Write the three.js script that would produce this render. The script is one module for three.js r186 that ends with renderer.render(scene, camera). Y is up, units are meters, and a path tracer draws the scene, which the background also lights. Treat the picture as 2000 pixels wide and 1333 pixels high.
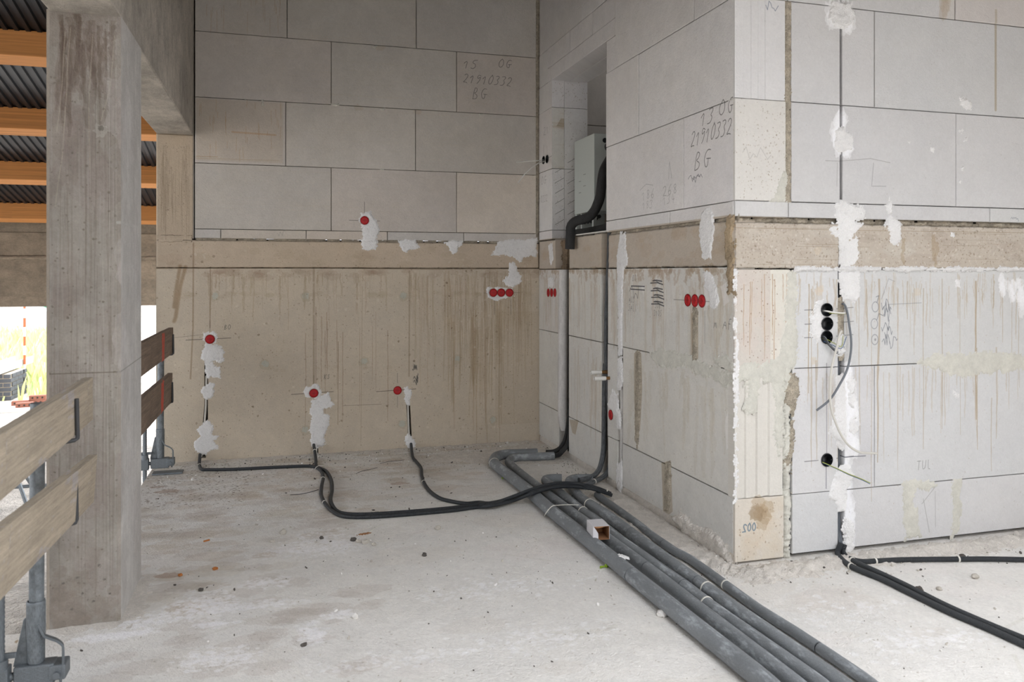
import * as THREE from 'three';
import { mergeGeometries } from 'three/addons/utils/BufferGeometryUtils.js';
import { RoundedBoxGeometry } from 'three/addons/geometries/RoundedBoxGeometry.js';

// ---------------------------------------------------------------- camera, sky, exposure
const scene = new THREE.Scene();
const W0 = 2000, H0 = 1333, FPX = 1556.5;
const camera = new THREE.PerspectiveCamera(2 * Math.atan(H0 / 2 / FPX) * 180 / Math.PI, W0 / H0, 0.05, 400);
camera.position.set(0, 1.421, 0);
camera.rotation.set(0, -0.2844, 0);
camera.setViewOffset(W0, H0, 0, 131.7, W0, H0);
camera.focus = 5.0;
camera.userData.fStop = 4.0;
const renderer = new THREE.WebGLRenderer({ antialias: true });
renderer.toneMapping = THREE.LinearToneMapping;
renderer.toneMappingExposure = 4.9;
renderer.shadowMap.enabled = true;
{ // overcast sky: brightest at the zenith, the same all round
  const w = 32, h = 64, d = new Float32Array(w * h * 4);
  for (let j = 0; j < h; j++) {
    const el = Math.sin(((j + 0.5) / h - 0.5) * Math.PI), l = el > 0 ? (1 + 2 * el) * .48 : 0.4; // CIE overcast sky
    for (let i = 0; i < w; i++) d.set([0.96 * l, 0.985 * l, 1.035 * l, 1], (j * w + i) * 4);
  }
  const t = new THREE.DataTexture(d, w, h, THREE.RGBAFormat, THREE.FloatType);
  t.mapping = THREE.EquirectangularReflectionMapping; t.magFilter = THREE.LinearFilter; t.needsUpdate = true;
  scene.background = t; scene.environment = t; // the shell stands open to the sky on two sides
}
// the whole site stands under one even, cloudy sky: there is no sun and no lamp

// ---------------------------------------------------------------- helpers
function rng(seed) { let a = seed >>> 0; return () => { a = (a + 0x6D2B79F5) >>> 0; let t = a; t = Math.imul(t ^ (t >>> 15), t | 1); t ^= t + Math.imul(t ^ (t >>> 7), t | 61); return ((t ^ (t >>> 14)) >>> 0) / 4294967296; }; }
const NS = 512;
function noiseTile(seed, octaves) { // tileable fractal noise, values about 0..1
  const r = rng(seed), out = new Float32Array(NS * NS); let tot = 0;
  for (const [cells, amp] of octaves) {
    const g = new Float32Array(cells * cells); for (let i = 0; i < g.length; i++) g[i] = r();
    tot += amp;
    for (let y = 0; y < NS; y++) {
      const fy = y / NS * cells, y0 = fy | 0, ty = fy - y0, sy = ty * ty * (3 - 2 * ty), ra = (y0 % cells) * cells, rb = ((y0 + 1) % cells) * cells;
      for (let x = 0; x < NS; x++) {
        const fx = x / NS * cells, x0 = fx | 0, tx = fx - x0, sx = tx * tx * (3 - 2 * tx), xa = x0 % cells, xb = (x0 + 1) % cells;
        out[y * NS + x] += amp * ((g[ra + xa] * (1 - sx) + g[ra + xb] * sx) * (1 - sy) + (g[rb + xa] * (1 - sx) + g[rb + xb] * sx) * sy);
      }
    }
  }
  for (let i = 0; i < out.length; i++) out[i] /= tot;
  return out;
}
const N1 = noiseTile(11, [[4, 1], [8, .7], [16, .5], [32, .35], [64, .25]]);
const N2 = noiseTile(23, [[16, 1], [32, .8], [64, .7], [128, .6], [256, .5]]);
const N3 = noiseTile(37, [[128, 1], [256, 1], [512, .8]]);
function sample(N, x, y) {
  x = ((x % 1) + 1) % 1 * NS; y = ((y % 1) + 1) % 1 * NS;
  const x0 = x | 0, y0 = y | 0, tx = x - x0, ty = y - y0, x1 = (x0 + 1) % NS, y1 = (y0 + 1) % NS;
  return (N[y0 * NS + x0] * (1 - tx) + N[y0 * NS + x1] * tx) * (1 - ty) + (N[y1 * NS + x0] * (1 - tx) + N[y1 * NS + x1] * tx) * ty;
}
const clamp = (x, a, b) => Math.max(a, Math.min(b, x));
const smooth = (a, b, x) => { const t = clamp((x - a) / (b - a), 0, 1); return t * t * (3 - 2 * t); };
function grey(f, size = NS) { // a data texture from a function of (x, y) in 0..1
  const d = new Uint8Array(size * size * 4);
  for (let y = 0; y < size; y++) for (let x = 0; x < size; x++) { const v = clamp(f(x / size, y / size), 0, 1) * 255; d.set([v, v, v, 255], (y * size + x) * 4); }
  const t = new THREE.DataTexture(d, size, size); t.wrapS = t.wrapT = THREE.RepeatWrapping; t.magFilter = THREE.LinearFilter; t.minFilter = THREE.LinearMipmapLinearFilter; t.generateMipmaps = true; t.needsUpdate = true;
  return t;
}
function tint(f, size = NS) { // colour data texture; f returns sRGB 0..255
  const d = new Uint8Array(size * size * 4);
  for (let y = 0; y < size; y++) for (let x = 0; x < size; x++) { const c = f(x / size, y / size); d.set([clamp(c[0], 0, 255), clamp(c[1], 0, 255), clamp(c[2], 0, 255), 255], (y * size + x) * 4); }
  const t = new THREE.DataTexture(d, size, size); t.colorSpace = THREE.SRGBColorSpace; t.wrapS = t.wrapT = THREE.RepeatWrapping; t.magFilter = THREE.LinearFilter; t.minFilter = THREE.LinearMipmapLinearFilter; t.generateMipmaps = true; t.needsUpdate = true;
  return t;
}
function rep(t, sx, sy) { const c = t.clone(); c.repeat.set(sx, sy); c.needsUpdate = true; return c; }
const used = {};
function numbered(n) { const k = used[n] = (used[n] ?? -1) + 1; return k ? n + '_' + String(k).padStart(3, '0') : n; }
function tag(o, label, category, group) { o.userData.label = label; if (category) o.userData.category = category; if (group) o.userData.group = group; return o; }
function thing(name, label, category, group) { const o = new THREE.Group(); o.name = numbered(name); scene.add(o); return tag(o, label, category, group); }
function struct(name, label) { const o = new THREE.Group(); o.name = name; scene.add(o); o.userData.kind = 'structure'; o.userData.label = label; return o; }
function part(name, geo, mat, parent, label) {
  const m = new THREE.Mesh(Array.isArray(geo) ? merge(geo) : geo, mat); m.name = name; m.castShadow = m.receiveShadow = true; parent.add(m);
  if (label) m.userData.label = label;
  return m;
}
const parts = (name, list, mat, parent, label) => list.forEach((g) => part(name, g, mat, parent, label));
function merge(list) {
  return mergeGeometries(list.map((g) => { g = g.index ? g.toNonIndexed() : g; for (const k of Object.keys(g.attributes)) if (!['position', 'normal', 'uv'].includes(k)) g.deleteAttribute(k); return g; }));
}
const V = (a) => new THREE.Vector3(a[0], a[1], a[2]);
function moved(g, x, y, z, ry = 0, rx = 0, rz = 0) { g.applyMatrix4(new THREE.Matrix4().compose(new THREE.Vector3(x, y, z), new THREE.Quaternion().setFromEuler(new THREE.Euler(rx, ry, rz, 'YXZ')), new THREE.Vector3(1, 1, 1))); return g; }
function aligned(g, from, dir) { // turns the geometry's +y towards dir, then moves it
  g.applyQuaternion(new THREE.Quaternion().setFromUnitVectors(new THREE.Vector3(0, 1, 0), dir.clone().normalize())); g.translate(from.x, from.y, from.z); return g;
}
function box(w, h, d, r = .004) { return new RoundedBoxGeometry(w, h, d, 2, Math.min(r, w * .45, h * .45, d * .45)); }
function bar(a, b, r, seg = 16) { const A = V(a), B = V(b), d = B.clone().sub(A), g = new THREE.CylinderGeometry(r, r, d.length(), seg); return aligned(g, A.clone().add(B).multiplyScalar(.5), d); }
function metricBox(g, s = 1) { // box-projected uv in metres
  g = g.index ? g.toNonIndexed() : g; const p = g.attributes.position, n = g.attributes.normal, uv = new Float32Array(p.count * 2);
  for (let i = 0; i < p.count; i += 3) {
    const nx = Math.abs(n.getX(i) + n.getX(i + 1) + n.getX(i + 2)), ny = Math.abs(n.getY(i) + n.getY(i + 1) + n.getY(i + 2)), nz = Math.abs(n.getZ(i) + n.getZ(i + 1) + n.getZ(i + 2));
    for (let k = i; k < i + 3; k++) {
      const x = p.getX(k), y = p.getY(k), z = p.getZ(k);
      uv[k * 2] = (nx > ny && nx > nz ? z : x) * s; uv[k * 2 + 1] = (ny > nx && ny >= nz ? z : y) * s;
    }
  }
  g.setAttribute('uv', new THREE.BufferAttribute(uv, 2)); return g;
}
function curveOf(pts, tension = .5) { return new THREE.CatmullRomCurve3(pts.map((p) => (p.isVector3 ? p : V(p))), false, 'catmullrom', tension); }
function tube(pts, r, { step = .012, rad = 10, tension = .5 } = {}) {
  const c = pts.getPointAt ? pts : curveOf(pts, tension); const len = c.getLength(), n = Math.max(2, Math.ceil(len / step));
  const g = new THREE.TubeGeometry(c, n, r, rad, false), uv = g.attributes.uv;
  for (let i = 0; i < uv.count; i++) uv.setXY(i, uv.getX(i) * len, uv.getY(i) * Math.PI * 2 * r);
  const cap = (t, s) => aligned(new THREE.CircleGeometry(r, rad).rotateX(-Math.PI / 2), c.getPointAt(t), c.getTangentAt(t).multiplyScalar(s));
  return merge([g, cap(0, -1), cap(1, 1)]);
}
function sweep(pts, w, t, tension = .3) { // a flat strap of width w and thickness t along a path, width along z-ish
  const c = curveOf(pts, tension), n = 40, pos = [], idx = [], fr = c.computeFrenetFrames(n);
  for (let i = 0; i <= n; i++) {
    const p = c.getPointAt(i / n), T = c.getTangentAt(i / n), S = new THREE.Vector3(.3, 0, 1).normalize(); S.addScaledVector(T, -S.dot(T)).normalize();
    const U = T.clone().cross(S);
    for (const [a, b] of [[-1, -1], [1, -1], [1, 1], [-1, 1]]) { const q = p.clone().addScaledVector(S, a * w / 2).addScaledVector(U, b * t / 2); pos.push(q.x, q.y, q.z); }
    if (i) for (let k = 0; k < 4; k++) { const a = (i - 1) * 4 + k, b = (i - 1) * 4 + (k + 1) % 4, d = i * 4 + k, e = i * 4 + (k + 1) % 4; idx.push(a, b, d, b, e, d); }
  }
  idx.push(0, 1, 2, 0, 2, 3); const z = n * 4; idx.push(z, z + 2, z + 1, z, z + 3, z + 2);
  let g = new THREE.BufferGeometry(); g.setAttribute('position', new THREE.Float32BufferAttribute(pos, 3)); g.setIndex(idx);
  g = g.toNonIndexed(); g.computeVertexNormals(); g.setAttribute('uv', new THREE.Float32BufferAttribute(new Float32Array(g.attributes.position.count * 2), 2)); return g;
}
function pebble(r, seed, flat = .7) {
  const g = new THREE.IcosahedronGeometry(r, 1), p = g.attributes.position, R = rng(seed), h = new Map();
  for (let i = 0; i < p.count; i++) { const k = [p.getX(i), p.getY(i), p.getZ(i)].map((v) => v.toFixed(5)).join(); if (!h.has(k)) h.set(k, .72 + .5 * R()); const s = h.get(k); p.setXYZ(i, p.getX(i) * s, p.getY(i) * s * flat, p.getZ(i) * s * (.8 + .2 * flat)); }
  g.computeVertexNormals(); return g;
}

// ---------------------------------------------------------------- textures for whole walls (colour, stains, pencil marks), laid out in metres
function paint(u0, v0, w, h, draw, { px = 2048, grain = .05, cloud = .06, warm = 0 } = {}) {
  const s = px / Math.max(w, h), cw = Math.round(w * s), ch = Math.round(h * s), cv = document.createElement('canvas'); cv.width = cw; cv.height = ch;
  const x = cv.getContext('2d'); x.setTransform(s, 0, 0, -s, -u0 * s, (v0 + h) * s); x.lineCap = 'round'; x.lineJoin = 'round';
  draw(x);
  x.setTransform(1, 0, 0, 1, 0, 0);
  const im = x.getImageData(0, 0, cw, ch), d = im.data;
  for (let j = 0; j < ch; j++) for (let i = 0; i < cw; i++) {
    const mu = i / s, mv = j / s, k = 1 + cloud * 2 * (sample(N1, mu * .7, mv * .7) - .5) + cloud * 1.4 * (sample(N2, mu * .9 + .3, mv * .9) - .5) + grain * 2 * (sample(N3, mu * .8, mv * .8) - .5), q = (j * cw + i) * 4;
    const wv = warm * (sample(N1, mu * .45 + .5, mv * .45 + .2) - .5);
    d[q] = clamp(d[q] * (k + wv * .3), 0, 255); d[q + 1] = clamp(d[q + 1] * k, 0, 255); d[q + 2] = clamp(d[q + 2] * (k - wv * .7), 0, 255);
  }
  x.putImageData(im, 0, 0);
  const t = new THREE.CanvasTexture(cv); t.colorSpace = THREE.SRGBColorSpace; t.wrapS = t.wrapT = THREE.MirroredRepeatWrapping; t.repeat.set(1 / w, 1 / h); t.offset.set(-u0 / w, -v0 / h); t.anisotropy = 8;
  return t;
}
const rgba = (c, a) => `rgba(${c[0]},${c[1]},${c[2]},${a})`;
function fillRect(x, u0, v0, u1, v1, c, a = 1) { x.fillStyle = rgba(c, a); x.fillRect(u0, v0, u1 - u0, v1 - v0); }
function drip(x, R, u, v, len, w, c, a) { // a run of dried water or slurry, with its own wavering edges
  const n = 14; let off = 0; x.fillStyle = rgba(c, a); const L = [], Rr = [];
  for (let i = 0; i <= n; i++) { off += (R() - .5) * w * .5; const k = w * (.55 + .5 * R()) * (i > n - 2 ? .6 : 1) / 2; L.push([u + off - k, v - len * i / n]); Rr.push([u + off + k, v - len * i / n]); }
  x.beginPath(); x.moveTo(...L[0]); L.slice(1).forEach((p) => x.lineTo(...p)); Rr.reverse().forEach((p) => x.lineTo(...p)); x.closePath(); x.fill();
}
function blot(x, R, u, v, r, c, a, sq = 1) { x.fillStyle = rgba(c, a); x.beginPath(); const n = 18; for (let i = 0; i <= n; i++) { const k = r * (.7 + .5 * R()), t = i / n * Math.PI * 2; x[i ? 'lineTo' : 'moveTo'](u + Math.cos(t) * k, v + Math.sin(t) * k * sq); } x.fill(); }
function specks(x, R, u0, v0, u1, v1, n, r, c, a) { for (let i = 0; i < n; i++) { x.fillStyle = rgba(c, a * (.4 + .6 * R())); const k = r * (.4 + R()); x.beginPath(); x.ellipse(u0 + (u1 - u0) * R(), v0 + (v1 - v0) * R(), k, k * (.5 + .5 * R()), R() * 3, 0, 7); x.fill(); } }
function line(x, pts, w, c, a) { x.strokeStyle = rgba(c, a); x.lineWidth = w; x.beginPath(); pts.forEach((p, i) => x[i ? 'lineTo' : 'moveTo'](p[0], p[1])); x.stroke(); }
const GLYPH = { // pencil handwriting: strokes in a unit box
  '0': [[.5, 1, .15, .75, .1, .3, .4, 0, .8, .25, .85, .75, .5, 1]], '1': [[.1, .55, .55, 1, .5, 0]], '2': [[.1, .8, .4, 1, .8, .8, .6, .4, .1, 0, .5, .08, .9, 0]], '3': [[.1, .9, .6, 1, .8, .75, .4, .55, .8, .35, .6, .02, .1, .05]],
  '4': [[.5, 1, .1, .4, .9, .45], [.7, .7, .65, 0]], '5': [[.9, 1, .3, 1, .2, .6, .6, .6, .8, .3, .5, 0, .1, .1]], '6': [[.7, 1, .2, .5, .2, .1, .6, 0, .8, .3, .5, .5, .2, .3]], '8': [[.5, .5, .15, .75, .5, 1, .8, .75, .2, .25, .5, 0, .85, .25, .5, .5]], '9': [[.8, .8, .4, 1, .15, .7, .4, .5, .8, .8, .75, .3, .4, 0]],
  'O': [[.5, 1, .1, .7, .15, .2, .5, 0, .85, .3, .85, .75, .5, 1]], 'G': [[.85, .85, .5, 1, .1, .5, .4, 0, .7, .1, .7, .45], [.45, .45, 1, .45]], 'B': [[.2, 0, .2, 1, .7, .9, .6, .6, .2, .5, .8, .35, .7, .05, .2, 0]],
  'A': [[0, 0, .5, 1, .9, 0], [.2, .35, .75, .35]], 'F': [[.2, 0, .2, 1, .8, 1], [.2, .55, .6, .55]], 'L': [[.2, 1, .2, 0, .7, 0]], 'I': [[.4, 1, .4, 0]], 'K': [[.2, 0, .2, 1], [.8, 1, .2, .5, .8, 0]], 'S': [[.8, .9, .4, 1, .2, .75, .7, .35, .5, 0, .1, .1]], 'U': [[.1, 1, .15, .1, .5, 0, .8, .2, .85, 1]], 'T': [[0, 1, .9, 1], [.45, 1, .45, 0]],
  'm': [[0, 0, .1, .5, .3, .5, .35, 0, .45, .5, .65, .5, .7, 0]], '-': [[.1, .5, .8, .5]], 'n': [[0, 0, .1, .5, .5, .5, .6, 0]], 'l': [[.3, 1, .3, 0]],
};
function write(x, text, u, v, h, { w = .62, gap = .12, c = [78, 76, 74], a = .8, lw = .0042, slant = .1, rise = 0, flip = false, seed = 3 } = {}) {
  const R = rng(seed); let k = 0;
  for (const ch of text) {
    for (const st of GLYPH[ch] ?? []) {
      const pts = []; for (let i = 0; i < st.length; i += 2) { const gx = (flip ? 1 - st[i] : st[i]) + (R() - .5) * .06, gy = st[i + 1] + (R() - .5) * .06; pts.push([u + h * (k + gx * w + gy * slant), v + h * gy + rise * h * k]); }
      x.strokeStyle = rgba(c, a); x.lineWidth = lw; x.beginPath(); x.moveTo(...pts[0]);
      for (let i = 1; i < pts.length - 1; i++) x.quadraticCurveTo(pts[i][0], pts[i][1], (pts[i][0] + pts[i + 1][0]) / 2, (pts[i][1] + pts[i + 1][1]) / 2);
      x.lineTo(...pts[pts.length - 1]); x.stroke();
    }
    k += w + gap;
  }
}
const scribble = (x, seed, u, v, w, h, c = [110, 108, 106], a = .42, lw = .0035) => { const R = rng(seed); x.strokeStyle = rgba(c, a); x.lineWidth = lw; x.beginPath(); x.moveTo(u, v); for (let i = 1; i < 9; i++) x.lineTo(u + w * i / 9, v + (R() - .5) * h * 1.6); x.stroke(); };

// ---------------------------------------------------------------- materials
const grainBump = grey((x, y) => .5 + .9 * (sample(N3, x, y) - .5) + .5 * (sample(N2, x, y) - .5) - (sample(N2, x * 2 + .3, y * 2) > .68 ? .35 : 0));
const roughBump = grey((x, y) => .5 + 1.3 * (sample(N2, x, y) - .5) + .7 * (sample(N3, x, y) - .5));
const std = (o) => new THREE.MeshStandardMaterial({ roughness: .9, metalness: 0, ...o });
const M = {
  dark: std({ color: '#3a3631', bumpMap: rep(roughBump, 3, 3), bumpScale: .006 }),
  plaster: std({ map: rep(tint((x, y) => { const k = 232 + 22 * (sample(N1, x, y) - .5) + 14 * (sample(N3, x, y) - .5) - (sample(N2, x * 1.5, y * 1.5) > .7 ? 14 : 0); return [k, k - 1, k - 2]; }), 1.4, 1.4), bumpMap: rep(roughBump, 2, 2), bumpScale: .004, roughness: .95 }),
  mortar: std({ map: rep(tint((x, y) => { const k = .86 + .55 * (sample(N2, x, y) - .5) + .3 * (sample(N3, x, y) - .5); return [200 * k, 189 * k, 170 * k]; }), 1.6, 1.6), bumpMap: rep(roughBump, 3, 3), bumpScale: .006 }),
  glue: std({ map: rep(tint((x, y) => { const k = .98 + .16 * (sample(N2, x, y) - .5); return [212 * k, 210 * k, 200 * k]; }), 1.6, 1.6), bumpMap: rep(roughBump, 2, 2), bumpScale: .003 }),
  red: std({ color: '#b60a14', roughness: .5 }),
  redDark: std({ color: '#8c0b14', roughness: .5 }),
  blackPlastic: std({ color: '#15181c', roughness: .4 }),
  whitePlastic: std({ color: '#e4e2dc', roughness: .45 }),
  cableGrey: std({ color: '#6b7076', roughness: .55 }),
  cableWhite: std({ color: '#cfccc4', roughness: .6 }),
  tie: std({ color: '#dcd9d0', roughness: .5 }),
  green: std({ color: '#8fae2a', roughness: .5 }),
  yellowGreen: std({ color: '#9aa23c', roughness: .5 }),
  blue: std({ color: '#4d6a94', roughness: .5 }),
  steel: std({ map: rep(tint((x, y) => { const k = 128 + 60 * (sample(N2, x, y) - .5) + 30 * (sample(N1, x, y) - .5); return [k * .95, k, k * 1.04]; }), 3, 3), metalness: .55, roughness: .55 }),
  darkSteel: std({ color: '#4c4d4f', metalness: .5, roughness: .55 }),
  foam: std({ map: rep(tint((x, y) => { // closed-cell rubber with dried dust in patches
    const d = smooth(.5, .66, sample(N1, x * 1, y) * .55 + sample(N2, x * .7 + .2, y * .7) * .45), g = sample(N3, x * 2, y * 2) - .5, sp = sample(N2, x * 3 + .1, y * 3) > .74 ? 28 : 0, k = 128 + 40 * d + 44 * (sample(N1, x * .6 + .3, y * .6) - .5) + 28 * g + sp * .7; return [k * .97, k, k * 1.025];
  }, 1024), .9, 2.2), bumpMap: rep(roughBump, 3, 3), bumpScale: .0012, roughness: .62 }),
  foamDark: std({ map: rep(tint((x, y) => { const k = 44 + 26 * (sample(N2, x, y) - .4) + 12 * (sample(N3, x, y) - .5); return [k, k, k]; }), 2, 4), bumpMap: rep(roughBump, 6, 6), bumpScale: .001, roughness: .85 }),
  foamGrey: std({ map: rep(tint((x, y) => { const k = 205 + 50 * (sample(N1, x, y) - .5) + 30 * (sample(N2, x, y) - .5) - (sample(N2, x * 2.3, y * 2.3) > .73 ? 60 : 0); return [k, k * .985, k * .97]; }), 2, 4), bumpMap: rep(roughBump, 6, 6), bumpScale: .001, roughness: .85 }),
  wrap: std({ map: rep(tint((x, y) => { const k = 108 + 130 * (sample(N2, x * .6, y * 2) - .5) + 50 * (sample(N3, x, y) - .5); return [k * .97, k, k * 1.03]; }), 3, 8), bumpMap: rep(roughBump, 10, 10), bumpScale: .003, roughness: .42, metalness: .2 }),
  conduit: std({ color: '#2c3034', bumpMap: (() => { const t = grey((x) => .5 + .5 * Math.sin(x * Math.PI * 2 * 16), 128); t.repeat.set(14, 1); return t; })(), bumpScale: .0018, roughness: .5 }),
  cardWhite: std({ color: '#cfcdd0', roughness: .8 }),
  cardBrown: std({ map: rep(tint((x, y) => { const k = .9 + .25 * (sample(N2, x, y) - .5); return [166 * k, 120 * k, 82 * k]; }), 6, 6), roughness: .9, side: THREE.DoubleSide }),
  timber: std({ map: rep(tint((x, y) => { const g = sample(N2, x * .12, y * 1.2), r2 = Math.sin((y * 26 + 3 * sample(N1, x * .3, y)) * Math.PI) * .5 + .5, k = .82 + .3 * g + .05 * r2; return [188 * k, 128 * k, 70 * k]; }), .6, 2.6), roughness: .72 }),
  board: std({ map: rep(tint((x, y) => { const g = sample(N2, x * .15 + .4, y * 1.6), d = sample(N1, x * .8, y * .9), f = sample(N3, x, y) - .5, st = smooth(.58, .66, sample(N1, x * 1.3 + .2, y * 1.1)); const k = .72 + .34 * g + .28 * (d - .5) + .12 * f; return [(192 - 22 * st) * k + 18 * st, (178 - 14 * st) * k + 16 * st, (158 + 2 * st) * k + 16 * st]; }), 1, 2.4), bumpMap: rep(grey((x, y) => sample(N2, x * .12, y * 1.5) + .3 * (sample(N3, x, y) - .5)), 1, 3), bumpScale: .003, roughness: .9 }),
  boardDark: std({ map: rep(tint((x, y) => { const g = sample(N2, x * .15 + .4, y * 1.6), d = sample(N1, x * .8, y * .9); const k = .62 + .4 * g + .35 * (d - .5); return [158 * k, 136 * k, 118 * k]; }), 1, 2.4), bumpMap: rep(grey((x, y) => sample(N2, x * .12, y * 1.5) + .3 * (sample(N3, x, y) - .5)), 1, 3), bumpScale: .003, roughness: .9 }),
  orangePaint: std({ color: '#cf5a48', roughness: .9 }),
  sheet: std({ color: '#262a2f', metalness: .5, roughness: .42 }),
  cabinet: std({ color: '#c9cfcb', metalness: .1, roughness: .5 }),
  brass: std({ color: '#8d6a44', metalness: .6, roughness: .45 }),
  brickGrey: std({ map: rep(tint((x, y) => { const k = .9 + .5 * (sample(N2, x, y) - .5); return [92 * k, 94 * k, 100 * k]; }), 3, 3) }),
  brickRed: std({ map: rep(tint((x, y) => { const k = .9 + .4 * (sample(N2, x, y) - .5); return [150 * k, 96 * k, 78 * k]; }), 3, 3) }),
  joint: std({ color: '#b3a592' }),
  alu: std({ color: '#c9ced0', metalness: .4, roughness: .4 }),
  lime: std({ color: '#8fd11c', roughness: .7 }),
  dust: std({ map: rep(tint((x, y) => { const k = 1 + .2 * (sample(N2, x, y) - .5) + .14 * (sample(N3, x, y) - .5); return [216 * k, 210 * k, 202 * k]; }), 1.2, 1.2), bumpMap: rep(roughBump, 2, 2), bumpScale: .006 }),
  stone: std({ color: '#b9b3a9' }), stoneWhite: std({ color: '#dedbd6' }), stoneDark: std({ color: '#55504b' }), orange: std({ color: '#b4713a' }),
};
const concreteTile = (r, g, b, amt = 1) => tint((x, y) => { const k = 1 + amt * (.3 * (sample(N1, x, y) - .5) + .2 * (sample(N2, x * 1.2, y * .5) - .5) + .12 * (sample(N3, x, y) - .5)); return [r * k, g * k, b * k]; }, 1024);

// ---------------------------------------------------------------- masonry helpers (all in a wall's own frame: x along it, y up, z out of its face)
function chamferBox(u0, u1, v0, v1, z0, z1, c = .0025) { // six faces, the four front edges chamfered; uv are wall metres
  const P = [], UV = [], q = (a, b, cc, d) => { for (const p of [a, b, cc, a, cc, d]) { P.push(...p); UV.push(p[0] + (z1 - p[2]) * .999, p[1]); } };
  const f = [[u0 + c, v0 + c, z1], [u1 - c, v0 + c, z1], [u1 - c, v1 - c, z1], [u0 + c, v1 - c, z1]], e = [[u0, v0, z1 - c], [u1, v0, z1 - c], [u1, v1, z1 - c], [u0, v1, z1 - c]], b = [[u0, v0, z0], [u1, v0, z0], [u1, v1, z0], [u0, v1, z0]];
  q(...f); for (let i = 0; i < 4; i++) { const j = (i + 1) % 4; q(e[i], e[j], f[j], f[i]); q(b[i], b[j], e[j], e[i]); }
  q(b[1], b[0], b[3], b[2]);
  const g = new THREE.BufferGeometry(); g.setAttribute('position', new THREE.Float32BufferAttribute(P, 3)); g.setAttribute('uv', new THREE.Float32BufferAttribute(UV, 2)); g.computeVertexNormals(); return g;
}
function cutSlab(outline, holes, z0, z1) { // a slab with holes; outline and polygon holes as [u, v], round holes as {u, v, r}
  const s = new THREE.Shape(outline.map((p) => new THREE.Vector2(p[0], p[1])));
  for (const h of holes) { const p = new THREE.Path(); if (h.r) p.absellipse(h.u, h.v, h.r, h.r, 0, Math.PI * 2, true); else { h.forEach((q, i) => p[i ? 'lineTo' : 'moveTo'](q[0], q[1])); p.closePath(); } s.holes.push(p); }
  const g = new THREE.ExtrudeGeometry(s, { depth: z1 - z0, bevelEnabled: false, curveSegments: 16 }); g.translate(0, 0, z0); return g;
}
function inPoly(poly, u, v) { let c = false; for (let i = 0, j = poly.length - 1; i < poly.length; j = i++) { const [a, b] = poly[i], [d, e] = poly[j]; if ((b > v) !== (e > v) && u < (d - a) * (v - b) / (e - b) + a) c = !c; } return c; }
function polyDist(poly, u, v) { let m = 1e9; for (let i = 0, j = poly.length - 1; i < poly.length; j = i++) { const [a, b] = poly[i], [d, e] = poly[j], dx = d - a, dy = e - b, t = clamp(((u - a) * dx + (v - b) * dy) / (dx * dx + dy * dy + 1e-9), 0, 1); m = Math.min(m, Math.hypot(u - a - t * dx, v - b - t * dy)); } return inPoly(poly, u, v) ? m : -m; }
function lump(poly, { t = .008, rag = .012, edge = .012, step = .006, z = 0, seed = 1, rib = .2, rough = .5, cuts = [] } = {}) { // trowelled matter with a ragged outline, standing proud of a face
  let u0 = 1e9, u1 = -1e9, v0 = 1e9, v1 = -1e9; for (const [a, b] of poly) { u0 = Math.min(u0, a); u1 = Math.max(u1, a); v0 = Math.min(v0, b); v1 = Math.max(v1, b); }
  u0 -= rag * 1.2; u1 += rag * 1.2; v0 -= rag * 1.2; v1 += rag * 1.2;
  const nu = Math.max(3, Math.ceil((u1 - u0) / step)), nv = Math.max(3, Math.ceil((v1 - v0) / step)), H = [], P = [], UV = [], idx = [], R = rng(seed), sa = R(), sb = R(), ang = R() * 3;
  for (let j = 0; j <= nv; j++) for (let i = 0; i <= nu; i++) {
    const u = u0 + (u1 - u0) * i / nu, v = v0 + (v1 - v0) * j / nv;
    const d = polyDist(poly, u, v) + rag * 3.2 * (sample(N2, u * 1.5 + sa, v * 1.5 + sb) - .5) + rag * 2 * (sample(N2, u * 4 + sb, v * 4 + sa) - .5);
    let dd = d; for (const c of cuts) dd = Math.min(dd, Math.hypot(u - c[0], v - c[1]) - (c[2] ?? .036));
    const n = sample(N2, u * .9 + sa, v * .9 + sb) - .5, m = Math.sin((u * Math.cos(ang) + v * Math.sin(ang)) * 120 + 26 * sample(N1, u * 2.2 + sb, v * 2.2)) * .5;
    const h = dd <= 0 ? -1 : t * smooth(0, edge, dd) * (.75 + rough * 2 * n + rib * m) + .0006; H.push(h); P.push(u, v, z + (dd <= 0 ? -.0025 : h)); UV.push(u, v);
  }
  for (let j = 0; j < nv; j++) for (let i = 0; i < nu; i++) { const a = j * (nu + 1) + i, b = a + 1, c = a + nu + 1, e = c + 1; if (H[a] > 0 || H[b] > 0 || H[c] > 0 || H[e] > 0) idx.push(a, b, e, a, e, c); }
  const g = new THREE.BufferGeometry(); g.setAttribute('position', new THREE.Float32BufferAttribute(P, 3)); g.setAttribute('uv', new THREE.Float32BufferAttribute(UV, 2)); g.setIndex(idx); g.computeVertexNormals();
  const out = g.toNonIndexed(); return out;
}
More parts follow.
